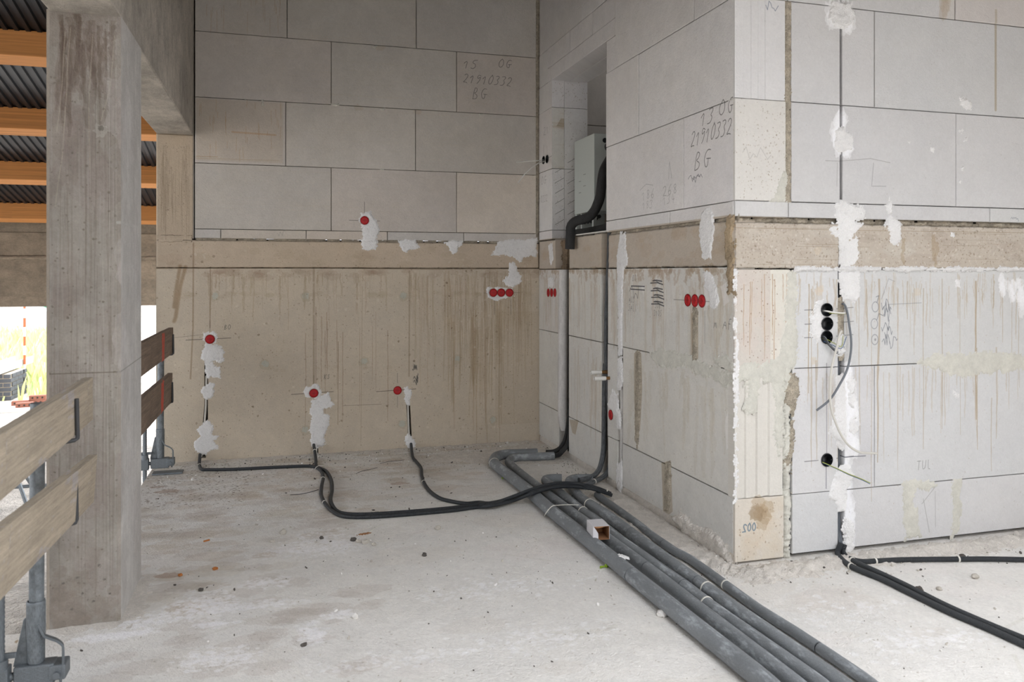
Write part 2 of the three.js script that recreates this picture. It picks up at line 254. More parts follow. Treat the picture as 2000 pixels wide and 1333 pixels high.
function roughFace(u0, u1, v0, v1, z0, z1, amp, step, seed, edgeRag = 0) { // a broken or rough-cast face as a height field, with its sides
  const nu = Math.ceil((u1 - u0) / step), nv = Math.max(2, Math.ceil((v1 - v0) / step)), P = [], UV = [], idx = [], R = rng(seed), sa = R(), sb = R();
  for (let j = -1; j <= nv + 1; j++) for (let i = -1; i <= nu + 1; i++) {
    const ii = clamp(i, 0, nu), jj = clamp(j, 0, nv), u = u0 + (u1 - u0) * ii / nu; let v = v0 + (v1 - v0) * jj / nv;
    if (jj === 0 || jj === nv) v += edgeRag * 2 * (sample(N2, u * 1.3 + sb, jj * .1) - .5);
    const side = i !== ii || j !== jj, n = (sample(N2, u * .8 + sa, v * .8 + sb) - .5) * 1.6 + (sample(N3, u * .7 + sb, v * 1.2 + sa) - .5) * .9 + (sample(N1, u * .6, v * 2.4 + sa) - .5);
    P.push(u, v, side ? z0 : z1 + amp * n); UV.push(u, v);
  }
  const w = nu + 3; for (let j = 0; j < nv + 2; j++) for (let i = 0; i < nu + 2; i++) { const a = j * w + i, b = a + 1, c = a + w, e = c + 1; idx.push(a, b, e, a, e, c); }
  const g = new THREE.BufferGeometry(); g.setAttribute('position', new THREE.Float32BufferAttribute(P, 3)); g.setAttribute('uv', new THREE.Float32BufferAttribute(UV, 2)); g.setIndex(idx); g.computeVertexNormals(); return g.toNonIndexed();
}
function course(wall, mat, v0, v1, us, { depth = .06, gap = .0022, holes = [], jig = .0022, seed = 1, bottomGap } = {}) { // one row of blocks
  const R = rng(seed);
  for (let i = 0; i + 1 < us.length; i++) {
    if (us[i] === null || us[i + 1] === null) continue;
    const a = us[i] + gap, b = us[i + 1] - gap, c = v0 + (bottomGap ?? gap), d = v1 - gap, z = (R() - .5) * 2 * jig, hs = holes.filter((h) => h.u > a && h.u < b && h.v > c && h.v < d);
    part('block', hs.length ? cutSlab([[a, c], [b, c], [b, d], [a, d]], hs, -depth, z) : chamferBox(a, b, c, d, -depth, z), mat, wall);
  }
}
function patches(wall, name, mat, list, opt = {}) { list.forEach((p, i) => part(name, lump(p, { seed: 40 + i * 7 + list.length, ...opt }), mat, wall)); }

// ---------------------------------------------------------------- sockets (built here, set into the walls below)
const ZA = -6.46, ZC = -3.4217, XB = 2.13, LB = 3.0383;
const frame = { A: (o, u, v, z = 0) => { o.position.set(u, v, ZA + z); }, B: (o, u, v, z = 0) => { o.position.set(XB - z, v, ZA + u); o.rotation.y = -Math.PI / 2; }, C: (o, u, v, z = 0) => { o.position.set(XB + u, v, ZC + z); } };
const onB = (u, v, z = 0) => [XB - z, v, ZA + u], onA = (u, v, z = 0) => [u, v, ZA + z], onC = (u, v, z = 0) => [XB + u, v, ZC + z];
const lidShape = (r) => new THREE.LatheGeometry([[0, .0035], [r * .55, .003], [r * .6, .0045], [r * .8, .004], [r * .9, .001], [r, 0], [r, -.02], [0, -.02]].map(([a, b]) => new THREE.Vector2(a, b)), 28).rotateX(Math.PI / 2);
const redProto = new THREE.Group();
part('cover', lidShape(.0315), M.red, redProto);
part('rim', new THREE.TorusGeometry(.0325, .0022, 8, 32), M.redDark, redProto);
parts('grip_rib', [box(.036, .004, .003, .001).translate(0, 0, .005), box(.004, .036, .003, .001).translate(0, 0, .005)], M.redDark, redProto);
function redCover(wall, u, v, label, group) {
  const o = redProto.clone(); o.name = numbered('socket_cover'); scene.add(o); frame[wall](o, u, v, .0035); tag(o, label, 'socket cover', group); return o;
}
const boxProto = new THREE.Group();
part('cup', new THREE.LatheGeometry([[.031, .001], [.0335, .001], [.0335, -.045], [0, -.045], [0, -.042], [.030, -.042], [.031, .001]].map(([a, b]) => new THREE.Vector2(a, b)), 30).rotateX(Math.PI / 2), M.blackPlastic, boxProto);
part('rim', new THREE.TorusGeometry(.0325, .0018, 8, 32), M.blackPlastic, boxProto);
parts('screw_post', [-1, 1].map((s) => new THREE.CylinderGeometry(.003, .003, .03, 8).rotateX(Math.PI / 2).translate(s * .026, 0, -.016)), M.blackPlastic, boxProto);
function openBox(wall, u, v, label, group) { const o = boxProto.clone(); o.name = numbered('socket_box'); scene.add(o); frame[wall](o, u, v, .003); tag(o, label, 'socket box', group); return o; }
const A1 = [[0.658,1.847],[-0.504,0.922],[0.263,0.479],[0.922,0.474],[1.725,1.261],[1.794,1.261],[1.866,1.26]];
const B1 = [[0.248,1.264],[0.331,1.266],[0.412,1.268],[1.533,0.476],[2.579,1.277],[2.656,1.277],[2.73,1.277],[0.122,2.373],[0.215,2.369]];
const C1 = [[0.529,1.238],[0.531,1.167],[0.528,1.099],[0.529,0.478]];
const hole = (p, r = .0338) => ({ u: p[0], v: p[1], r });

// ---------------------------------------------------------------- rear wall (with the concrete pier at its left end)
const JA = 1.7606, TOPA = 1.688, COLDA = 1.462;
const texA = paint(-.9, -.05, 3.05, 4.0, (x) => {
  const R = rng(5);
  fillRect(x, -.9, -.05, 2.15, TOPA + .02, [196, 184, 166]);
  fillRect(x, -.9, COLDA, -.62, TOPA, [190, 174, 154]); fillRect(x, -.9, TOPA, -.6, 4, [186, 170, 150]);
  fillRect(x, -.62, COLDA, 2.15, TOPA, [194, 178, 158]);
  for (let i = 0; i < 26; i++) blot(x, R, -.8 + 2.9 * R(), COLDA + .02 + .18 * R(), .03 + .07 * R(), [160, 140, 116], .14, .5);
  // horizontal band of old slurry under the ring beam and board marks of the formwork
  for (let i = 0; i < 60; i++) blot(x, R, -.85 + 3 * R(), COLDA - .02 - .06 * R() * R(), .03 + .05 * R(), [150, 130, 106], .16, .45);
  for (let i = 0; i < 45; i++) blot(x, R, -.85 + 3 * R(), 1.24 + .03 * R(), .02 + .03 * R(), [158, 138, 112], .13, .5);
  for (let i = 0; i < 26; i++) blot(x, R, -.85 + 3 * R(), .66 + .03 * R(), .012 + .02 * R(), [164, 146, 122], .16, .6);
  for (const [u, v] of [[-0.468,1.245],[0.201,1.239],[0.972,1.237],[-0.103,0.714],[0.653,0.715],[1.42,0.712],[1.723,0.188],[0.197,0.19],[0.96,0.194]]) { blot(x, R, u, v, .042, [172, 160, 140], .45); blot(x, R, u, v + .006, .026, [182, 182, 170], .85); }
  // seams of the formwork panels
  for (const [p, w, c] of [[[[-0.621,1.653],[-0.624,1.014],[-0.642,0.627]], .012, .42], [[[-0.501,1.471],[-0.504,1.011]], .01, .4], [[[0.263,1.461],[0.263,0.545]], .016, .34], [[[0.279,1.158],[0.279,0.545]], .006, .4], [[[1.02,1.441],[1.016,0.587]], .013, .34], [[[1.781,1.226],[1.781,-0.022]], .008, .22], [[[0.453,0.88],[0.449,0.221]], .005, .5], [[[0.641,1.318],[0.629,0.089]], .005, .28]]) line(x, p, w, [128, 106, 82], c);
  line(x, [[-.88, COLDA], [.3, COLDA + .005], [1.2, COLDA - .003], [2.1, COLDA + .004]], .012, [140, 122, 100], .7);
  // runs of dried slurry
  for (let i = 0; i < 150; i++) { const u = 1.02 + 1.05 * Math.pow(R(), .8), far = R(); drip(x, R, u, COLDA - .01 - .2 * R() * R(), .25 + 1.05 * far * R(), .006 + .014 * R(), [160, 140, 114], .1 + .22 * R()); }
  for (let i = 0; i < 46; i++) { const u = 1.35 + .45 * R(); drip(x, R, u, 1.2 - .25 * R(), .35 + .7 * R(), .008 + .016 * R(), [158, 137, 110], .14 + .2 * R()); }
  for (let i = 0; i < 90; i++) drip(x, R, -.6 + 1.7 * R(), COLDA - .02 - .05 * R(), .05 + .4 * R() * R(), .006 + .012 * R(), [156, 136, 110], .12 + .2 * R());
  for (let i = 0; i < 12; i++) drip(x, R, .1 + .9 * R(), 1.15 - .2 * R(), .3 + .5 * R(), .005 + .006 * R(), [136, 112, 86], .3);
  fillRect(x, 1.75, .15, 2.13, 1.1, [168, 148, 122], .16);
  for (const p of [[[-0.714,1.478],[-0.739,1.324],[-0.757,1.17]], [[-0.678,1.47],[-0.714,1.324],[-0.746,1.093],[-0.757,1.062]]]) { line(x, p, .02, [140, 116, 88], .45); line(x, p, .034, [150, 128, 100], .3); }
  specks(x, R, -.88, 0, 2.12, 1.68, 2400, .0035, [120, 100, 80], .5); specks(x, R, -.88, .1, 2.12, 1.6, 120, .008, [104, 86, 66], .5); specks(x, R, -.88, .1, 2.12, 1.6, 150, .01, [216, 208, 194], .4);
  for (let i = 0; i < 26; i++) drip(x, R, -.86 + .22 * R(), 2.4 - .3 * R(), .2 + .4 * R(), .006 + .01 * R(), [140, 124, 104], .25);
  specks(x, R, -.87, 1.7, -.63, 2.4, 130, .004, [120, 106, 90], .5);
  // setting-out crosses and pencil notes
  for (const [u, v] of [A1[1], A1[2], A1[3]]) { line(x, [[u - .17, v - .003], [u + .15, v + .006]], .005, [84, 78, 70], .7); line(x, [[u, v + .06], [u, v + .14]], .004, [90, 84, 76], .5); line(x, [[u, v - .05], [u, v - .14]], .004, [90, 84, 76], .4); }
  line(x, [[-0.757,0.939],[-0.523,0.961]], .003, [100, 94, 86], .5); line(x, [[0.489,0.37],[0.792,0.368]], .004, [100, 92, 82], .5);
  line(x, [[1.643,1.258],[1.956,1.26]], .004, [90, 84, 76], .5); line(x, [[1.736,1.205],[1.736,1.076]], .004, [90, 84, 76], .5); line(x, [[1.879,1.204],[1.879,1.074]], .004, [90, 84, 76], .5);
  write(x, 'BO', ...[[-0.405,0.994]][0], .036, { a: .6, lw: .004 }); write(x, 'KS', ...[[0.338,0.587]][0], .036, { a: .6, lw: .004 });
  for (const [u, v] of [[1.045,0.64],[1.054,0.565],[1.054,0.535]]) scribble(x, u * 999 | 0, u, v, .04, .05, [60, 60, 60], .7, .005);
  // blocks
  const tone = (u0, v0, u1, v1) => { const k = 198 + (R() - .5) * 8, w = R() * 5; fillRect(x, u0, v0, u1, v1, [k, k - 5 - w * .5, k - 11 - w]); };
  const rows = [[TOPA, JA, [-.62, -.427, .205, .841, 1.472, 2.11]], [JA, JA + .5, [-.62, .397, 1.411, 2.11]], [JA + .5, JA + 1, [-.62, .05, 1.069, 2.11]], [JA + 1, JA + 1.5, [-.62, .397, 1.411, 2.11]], [JA + 1.5, 4, [-.62, .06, 1.075, 2.11]]];
  for (const [a, b, us] of rows) for (let i = 0; i + 1 < us.length; i++) tone(us[i], a, us[i + 1], b);
  for (let i = 0; i < 140; i++) { const v = 1.78 + 2 * R(); line(x, [[-.6 + 2.4 * R(), v], [-.4 + 2.4 * R(), v + .004]], .003 + .005 * R(), [198, 186, 168], .1); }
  fillRect(x, -.6, JA + .52, .03, JA + .99, [188, 174, 156], .45); // the blocks that stood in the rain are browner
  line(x, [[-0.343,2.507],[-0.027,2.498]], .014, [176, 128, 84], .35); for (let i = 0; i < 30; i++) drip(x, R, -.6 + .62 * R(), JA + 1 - .4 * R(), .04 + .1 * R(), .006, [168, 130, 92], .3);
  line(x, [[-.6, JA + .55], [-.45, JA + .551]], .006, [160, 124, 88], .4); line(x, [[-.6, JA + .535], [0, JA + .54]], .006, [168, 140, 108], .3);
  for (let i = 0; i < 34; i++) drip(x, R, -.6 + .62 * R(), JA + 1.98 - .35 * R(), .05 + .14 * R(), .005, [160, 126, 92], .3);
  fillRect(x, -.42, TOPA, .2, JA, [206, 194, 178], .5); fillRect(x, .21, TOPA, .84, JA, [208, 197, 182], .5); fillRect(x, 1.411, JA, 2.1, JA + .5, [222, 209, 192], .5);
  specks(x, R, -.6, 1.7, 2.1, 3.7, 500, .0025, [170, 158, 142], .5);
  for (const [u, v] of [[0.784,3.239],[1.087,2.745],[0.609,2.751]]) blot(x, R, u, v, .04, [182, 164, 142], .3, .6);
  const [su, sv] = A1[0]; line(x, [[su - .12, sv], [su + .12, sv - .002]], .004, [90, 86, 80], .7); line(x, [[su, sv + .05], [su, sv + .15]], .004, [90, 86, 80], .7);
  write(x, '15', ...[[1.459,3.127]][0], .075, { w: .75, slant: .25, lw: .0038, seed: 11 }); write(x, 'OG', ...[[1.763,3.154]][0], .075, { w: .72, slant: .2, lw: .0038, seed: 12 }); write(x, '21910332', ...[[1.459,3.008]][0], .08, { w: .58, gap: .09, rise: -.012, slant: .28, lw: .0038, seed: 13 }); write(x, 'BG', ...[[1.538,2.877]][0], .1, { w: .58, slant: .15, lw: .0038, seed: 14 });
  scribble(x, 77, ...[[-0.015,1.735]][0], .07, .03, [110, 106, 100], .35);
}, { cloud: .05, grain: .035, warm: .05 });
const matA = std({ map: texA, bumpMap: rep(grainBump, 1.2, 1.2), bumpScale: .0022, roughness: .92 });
const wallA = struct('wall_back', 'rear wall of cast concrete below and pale aerated concrete blocks above'); wallA.position.z = ZA;
part('concrete_base', [cutSlab([[-.881, -.3], [2.4, -.3], [2.4, COLDA], [-.881, COLDA]], [
  [[-0.544,0.779],[-0.515,0.778],[-0.519,0.428],[-0.519,0.195],[-0.534,0.021],[-0.574,0.023],[-0.563,0.197],[-0.544,0.429]], [[0.991,0.375],[1.024,0.374],[1.033,0.19],[1.045,-0.036],[1.007,-0.033],[1.003,0.192]], [[0.275,0.061],[0.298,0.06],[0.298,-0.025],[0.263,-0.023]], hole(A1[1]), hole(A1[2]), hole(A1[3]), hole(A1[4]), hole(A1[5]), hole(A1[6])], -.06, 0)], matA, wallA);
part('ring_beam', roughFace(-.881, 2.13, COLDA + .004, TOPA - .012, -.06, -.001, .0035, .014, 3, .006), matA, wallA);
parts('core', [box(3.3, 1.99, .2, .002).translate(.76, .695, -.16), metricBox(box(.262, .012, .05, .002)).translate(-.75, 1.68, -.03)], M.dark, wallA);
part('core', box(3.2, 2.2, .17, .002).translate(.7, 3.57, -.345), M.dark, wallA);
part('core', box(2.92, 2.8, .17, .002).translate(.85, 3.1, -.145), M.dark, wallA);
part('bed_joint', lump([[-.6, 1.676], [2.1, 1.676], [2.1, 1.692], [-.6, 1.692]], { t: .012, rag: .008, step: .014, z: -.022, seed: 9 }), M.mortar, wallA);
parts('concrete_pier', [chamferBox(-.881, -.6206, TOPA, 2.47, -.26, 0, .008), roughFace(-.881, -.63, 1.66, 1.71, -.03, .001, .006, .008, 12, .012)], matA, wallA);
course(wallA, matA, TOPA + .002, JA, [-.612, -.427, .205, .841, 1.472, 2.104], { seed: 2 });
course(wallA, matA, JA, JA + .5, [-.612, .397, 1.411, 2.104], { seed: 3, holes: [hole(A1[0])] });
course(wallA, matA, JA + .5, JA + 1, [-.612, .05, 1.069, 2.104], { seed: 4 });
course(wallA, matA, JA + 1, JA + 1.5, [-.612, .397, 1.411, 2.104], { seed: 5 });
course(wallA, matA, JA + 1.5, JA + 2, [-.612, .06, 1.075, 2.104], { seed: 6 });
course(wallA, matA, JA + 2, JA + 2.5, [-.612, .397, 1.411, 2.104], { seed: 7 });
part('corner_mortar', lump([[2.098, 1.69], [2.136, 1.69], [2.136, 4.2], [2.1, 4.2]], { t: .012, rag: .006, step: .016, z: -.014, seed: 21 }), M.mortar, wallA);
patches(wallA, 'plaster_patch', M.plaster, [
  [[0.633,1.9],[0.706,1.918],[0.747,1.861],[0.768,1.812],[0.776,1.762],[0.747,1.68],[0.641,1.678],[0.645,1.748],[0.649,1.789],[0.621,1.826]], [[0.633,1.687],[0.759,1.688],[0.763,1.639],[0.71,1.601],[0.641,1.613]], [[0.928,1.678],[0.999,1.703],[1.07,1.696],[1.096,1.642],[1.066,1.608],[1.02,1.616],[0.991,1.591],[0.957,1.611]], [[1.308,1.678],[1.36,1.695],[1.468,1.692],[1.459,1.662],[1.429,1.636],[1.412,1.594],[1.377,1.581],[1.351,1.627]],
  [[1.71,1.575],[1.745,1.657],[1.781,1.691],[1.888,1.718],[2.024,1.711],[2.107,1.73],[2.111,1.564],[2.052,1.573],[1.983,1.555],[1.97,1.511],[1.925,1.546],[1.888,1.563],[1.821,1.584],[1.772,1.566]], [[1.861,1.511],[1.906,1.515],[1.943,1.442],[1.983,1.355],[1.915,1.303],[1.826,1.325],[1.812,1.373],[1.857,1.416]], [[1.665,1.292],[1.687,1.313],[1.821,1.304],[1.897,1.303],[1.906,1.23],[1.821,1.213],[1.754,1.192],[1.674,1.219]],
  [[-0.555,0.974],[-0.519,0.973],[-0.471,0.98],[-0.453,0.932],[-0.464,0.878],[-0.534,0.88],[-0.555,0.927]], [[-0.559,0.842],[-0.534,0.872],[-0.497,0.879],[-0.449,0.882],[-0.416,0.853],[-0.394,0.814],[-0.409,0.759],[-0.446,0.741],[-0.486,0.754],[-0.512,0.739],[-0.552,0.76],[-0.57,0.78]], [[-0.544,0.748],[-0.486,0.746],[-0.468,0.714],[-0.431,0.705],[-0.424,0.619],[-0.486,0.629],[-0.519,0.638],[-0.534,0.682]], [[-0.57,0.539],[-0.541,0.569],[-0.497,0.587],[-0.464,0.574],[-0.468,0.523],[-0.482,0.481],[-0.519,0.467],[-0.548,0.48]],
  [[-0.592,0.238],[-0.559,0.275],[-0.523,0.304],[-0.497,0.287],[-0.475,0.239],[-0.479,0.193],[-0.449,0.183],[-0.424,0.189],[-0.475,0.146],[-0.449,0.113],[-0.438,0.085],[-0.504,0.081],[-0.523,0.055],[-0.555,0.042],[-0.595,0.067],[-0.621,0.108],[-0.613,0.154],[-0.577,0.19]],
  [[0.181,0.496],[0.201,0.536],[0.244,0.542],[0.263,0.558],[0.298,0.544],[0.322,0.511],[0.322,0.478],[0.291,0.435],[0.236,0.442],[0.201,0.455]], [[0.251,0.421],[0.283,0.44],[0.33,0.462],[0.369,0.476],[0.393,0.435],[0.389,0.407],[0.417,0.381],[0.389,0.362],[0.338,0.348],[0.346,0.316],[0.377,0.302],[0.381,0.265],[0.369,0.193],[0.35,0.146],[0.346,0.073],[0.338,0.049],[0.283,0.048],[0.24,0.063],[0.232,0.132],[0.232,0.192],[0.244,0.252],[0.228,0.334],[0.236,0.373]],
  [[0.978,0.497],[1.007,0.5],[1.02,0.474],[1.041,0.461],[1.037,0.419],[1.02,0.399],[1.037,0.369],[1.012,0.35],[0.991,0.359],[0.982,0.401]], [[0.978,0.089],[0.999,0.129],[1.02,0.095],[1.054,0.072],[1.07,0.038],[1.062,-0.012],[1.033,-0.027],[1.007,-0.017],[0.991,0.026]],
], { t: .006, rag: .014, edge: .012, cuts: A1 });
patches(wallA, 'mortar_crumb', M.glue, [[[0.393,2.766],[0.465,2.771],[0.449,2.749],[0.409,2.751]], [[0.698,3.249],[0.763,3.254],[0.747,3.232]], [[0.772,2.752],[0.821,2.759],[0.804,2.737]], [[1.586,2.757],[1.639,2.759],[1.612,2.737]], [[-0.129,2.771],[-0.114,2.772],[-0.114,2.724],[-0.129,2.727]], [[-0.264,2.77],[-0.246,2.771],[-0.246,2.74]], [[0.78,2.266],[0.821,2.267],[0.804,2.25]]], { t: .012, rag: .006, edge: .006, step: .004 });

// ---------------------------------------------------------------- side wall with the installation opening
const JB = 1.7765, VBB = 1.455, NU0 = .331, NU1 = 1.451;
const K1 = [.505, .722], K2 = [1.365, 1.476], K3 = [1.645, 1.718];
const texB = paint(0, -.05, 3.05, 4.0, (x) => {
  const R = rng(6);
  fillRect(x, 0, -.1, 3.05, 4, [206, 203, 199]);
  const tone = (u0, v0, u1, v1, d = 0) => { const k = 222 - d + (R() - .5) * 6, w = R() * 3; fillRect(x, u0, v0, u1, v1, [k, k - 2 - w * .5, k - 3 - w - d * .4]); };
  for (const [a, b, us] of [[0, .325, [0, .5, .72, 1.37, 1.476, 1.65, 1.72, 3.04]], [.325, .948, [0, .5, 1.37, 1.65, 3.04]], [.948, VBB, [0, .72, 1.37, 3.04]], [1.7, JB, [0, .331, 1.451, 2.366, 3.04]], [JB, JB + .5, [0, .331, 1.451, 2.526, 3.04]], [JB + .5, JB + 1, [0, .331, 1.451, 1.956, 3.04]], [JB + 1, JB + 1.5, [0, .228, 1.58, 2.64, 3.04]], [JB + 1.5, 4, [0, 1, 2, 3.04]]]) for (let i = 0; i + 1 < us.length; i++) tone(us[i], a, us[i + 1], b, a < 1.4 ? 10 : 0);
  fillRect(x, 0, VBB, 3.05, 1.71, [190, 179, 165]);
  for (let i = 0; i < 40; i++) blot(x, R, 3 * R(), 1.47 + .22 * R(), .03 + .08 * R(), [176, 156, 130], .2, .5);
  for (let i = 0; i < 60; i++) blot(x, R, 3.04 * R(), VBB - .005 - .02 * R(), .015 + .03 * R(), [158, 136, 108], .35, .7); // the wet edge under the beam
  for (let i = 0; i < 60; i++) drip(x, R, 3 * R(), VBB - .01, .03 + .08 * R(), .02 + .03 * R(), [164, 142, 116], .3);
  for (let i = 0; i < 130; i++) drip(x, R, 3 * R(), VBB - .04 - .1 * R(), .1 + .38 * R(), .01 + .03 * R(), [182, 164, 142], .1 + .16 * R());
  for (let i = 0; i < 30; i++) drip(x, R, 1.8 + 1.2 * R(), .9 - .1 * R(), .1 + .4 * R(), .02 + .05 * R(), [188, 172, 152], .14);
  for (let i = 0; i < 22; i++) drip(x, R, .75 + .6 * R(), .9 - .2 * R(), .2 + .4 * R(), .01 + .02 * R(), [176, 156, 130], .2);
  // dark halo of the soaked mortar runs
  for (const p of [[[1.89,0.924],[1.993,0.934],[2.007,0.716],[1.978,0.46],[1.905,0.383],[1.89,0.7]], [[2.612,1.208],[2.689,1.212],[2.689,0.973],[2.623,0.934]], [[2.265,0.321],[2.379,0.362],[2.403,0.079],[2.291,0.002]], [[0.736,0.305],[0.931,0.332],[0.867,0.213],[0.802,0.216]]]) { x.fillStyle = 'rgba(150,128,98,.42)'; x.beginPath(); p.forEach((q, i) => x[i ? 'lineTo' : 'moveTo'](...q)); x.fill(); }
  specks(x, R, 0, 0, 3.04, 1.7, 1500, .003, [150, 132, 110], .5); specks(x, R, 0, 1.7, 3.04, 3.6, 420, .003, [176, 168, 156], .5);
  specks(x, R, .331, 1.7, .66, 3, 300, .0035, [130, 118, 102], .6);
  // wiped plaster, thin and half transparent
  for (const p of [[[2.731,1.434],[2.814,1.42],[2.854,1.277],[2.763,1.247]], [[2.913,1.356],[2.96,1.377],[2.989,1.282],[2.942,1.26]], [[2.951,0.694],[2.998,0.778],[3.007,0.579],[2.96,0.544]], [[1.993,1.342],[2.035,1.355],[2.035,1.28]]]) { x.fillStyle = 'rgba(236,234,232,.55)'; x.beginPath(); p.forEach((q, i) => x[i ? 'lineTo' : 'moveTo'](...q)); x.fill(); }
  fillRect(x, .56, 1.05, .6, 1.2, [232, 230, 226], .5); fillRect(x, .31, 1.3, .345, 1.42, [232, 230, 226], .5); fillRect(x, .36, 1.0, .39, 1.22, [232, 230, 226], .4);
  // pencil notes
  const n = (t, p, h, o = {}) => write(x, t, ...p[0], h, o);
  n('13', [[2.699,2.196]], .08, { w: .8, slant: .3, seed: 21 }); n('OG', [[2.884,2.213]], .08, { w: .85, slant: .2, seed: 22 }); n('21910332', [[2.601,2.103]], .085, { w: .54, gap: .06, rise: .01, slant: .28, seed: 23 }); n('BG', [[2.634,1.972]], .1, { w: .8, slant: .2, seed: 24 });
  scribble(x, 5, ...[[2.579,1.934]][0], .14, .04, [60, 60, 66], .6); scribble(x, 8, ...[[2.623,1.935]][0], .12, .02, [60, 60, 66], .6);
  n('186', [[2,1.869]], .06, { a: .3, w: .9 }); n('183', [[2.007,1.812]], .05, { a: .25, w: .9 }); n('268', [[2.278,1.868]], .06, { a: .35, w: .9 }); n('134', [[2.278,1.82]], .05, { a: .25, w: .9 }); line(x, [[1.978,1.933],[2.064,1.962],[2.16,1.946]], .004, [90, 90, 90], .3); line(x, [[2.354,1.96],[2.366,2.057],[2.391,1.961]], .004, [90, 90, 90], .35);
  n('OG', [[.05, 2.17]], .07, { w: .9, a: .45 }); n('10332', [[.0, 2.02]], .06, { a: .45 }); n('21', [[.11, 2.58]], .07, { a: .4, w: .9 });
  line(x, [[.1, 2.37], [.33, 2.38]], .004, [90, 86, 80], .5); line(x, [[.12, 2.4], [.12, 2.5]], .004, [90, 86, 80], .5); line(x, [[.21, 2.4], [.21, 2.48]], .004, [90, 86, 80], .4);
  for (let i = 0; i < 7; i++) { const v = 1.82 + i * .085; line(x, [[.36, v], [.36 + .12, v + .07]], .004, [80, 78, 74], .6); }
  n('BO', [[1.867,1.375]], .04, { a: .45 }); line(x, [[1.852,1.343],[2.043,1.343]], .006, [50, 50, 54], .85); line(x, [[1.844,1.323],[2.043,1.321]], .006, [50, 50, 54], .85); scribble(x, 31, ...[[1.821,1.307]][0], .16, .06, [60, 60, 62], .6);
  n('AUS', [[1.814,1.238]], .04, { a: .4 }); n('SALI', [[1.806,1.186]], .045, { a: .4 });
  for (const [y, k] of [[549, 1], [564, 2], [577, 3], [590, 4]]) { const [u, v] = [[2.153,1.378],[2.16,1.332],[2.166,1.293],[2.166,1.254]][k - 1]; line(x, [[u, v], [u + .05, v + .004], [u + .12, v - .002]], .007, [50, 50, 54], .75); line(x, [[u - .03, v - .014], [u + .06, v - .01], [u + .13, v - .02]], .007, [50, 50, 54], .7); line(x, [[u + .02, v + .006], [u + .1, v - .016]], .005, [70, 70, 72], .6); }
  n('506', [[2.18,1.218]], .035, { a: .35 }); n('3105', [[2.166,1.172]], .035, { a: .35 }); n('m AFLI', [[2.844,1.146]], .05, { a: .5, w: .75 });
  const [ru, rv] = B1[5]; line(x, [[ru - .24, rv - .002], [ru + .24, rv]], .004, [84, 80, 76], .5); line(x, [[ru + .1, rv - .05], [ru + .1, rv - .22]], .004, [84, 80, 76], .4);
}, { cloud: .045, grain: .03, warm: .04 });
const matB = std({ map: texB, bumpMap: rep(grainBump, 1.2, 1.2), bumpScale: .002, roughness: .92 });
const wallB = struct('wall_side', 'side wall of aerated concrete blocks with cast ring beam and a tall opening'); wallB.position.set(XB, 0, ZA); wallB.rotation.y = -Math.PI / 2;
const segs = [[0, K1[0]], [K1[1], K2[0]], [K2[1], K3[0]], [K3[1], LB - .0105]];
for (const [v0, v1, sd] of [[.045, .325, 1], [.325, .948, 2], [.948, VBB, 3]]) segs.forEach((s, i) => {
  const hs = [hole(B1[3])].filter((h) => v0 < h.v && v1 > h.v && h.u > s[0] && h.u < s[1]).concat(v0 === .948 ? B1.filter((_, k) => k < 3 || (k > 3 && k < 7)).filter((p) => p[0] > s[0] && p[0] < s[1]).map((p) => hole(p)) : []);
  const merged = hs.length > 1 ? hs.map((h) => ({ ...h, r: .0332 })) : hs;
  course(wallB, matB, v0, v1, s, { depth: .12, seed: sd * 10 + i, holes: merged, gap: .0028 });
});
// ring beam in stretches between the chases, its broken ends ragged
part('ring_beam', roughFace(.0, .42, VBB + .004, 1.695, -.12, 0, .003, .012, 31, .008), matB, wallB);
part('broken_concrete', roughFace(.4, .56, VBB - .005, 1.69, -.14, -.05, .035, .009, 32, .03), std({ map: rep(concreteTile(150, 130, 108, 2), 2, 2), bumpMap: rep(roughBump, 4, 4), bumpScale: .01 }), wallB);
part('ring_beam', roughFace(.735, K2[0] + .005, VBB + .004, 1.698, -.12, 0, .003, .012, 33, .012), matB, wallB);
part('ring_beam', roughFace(K2[1] + .02, LB - .0105, VBB + .004, 1.682, -.12, .001, .004, .012, 34, .01), matB, wallB);
part('sill_board', chamferBox(.76, 1.5, 1.704, 1.713, -.26, .014), M.stoneWhite, wallB, 'pale thin board lying on the sill of the opening');
part('bed_joint', lump([[1.5, 1.672], [3.03, 1.672], [3.03, 1.7], [1.5, 1.7]], { t: .018, rag: .012, step: .012, z: -.02, seed: 35 }), M.mortar, wallB);
part('floor_mortar', lump([[0, -.02], [3.03, -.02], [3.03, .046], [0, .05]], { t: .012, rag: .01, step: .014, z: -.012, seed: 36 }), M.dust, wallB);
part('core', box(LB - .08, 1.8, .24, .002).translate(LB / 2 - .04, .8, -.24), M.dark, wallB);
part('core', box(LB - NU1 - .4, 2.9, .12, .002).translate((LB + NU1) / 2, 3.1, -.36), M.dark, wallB);
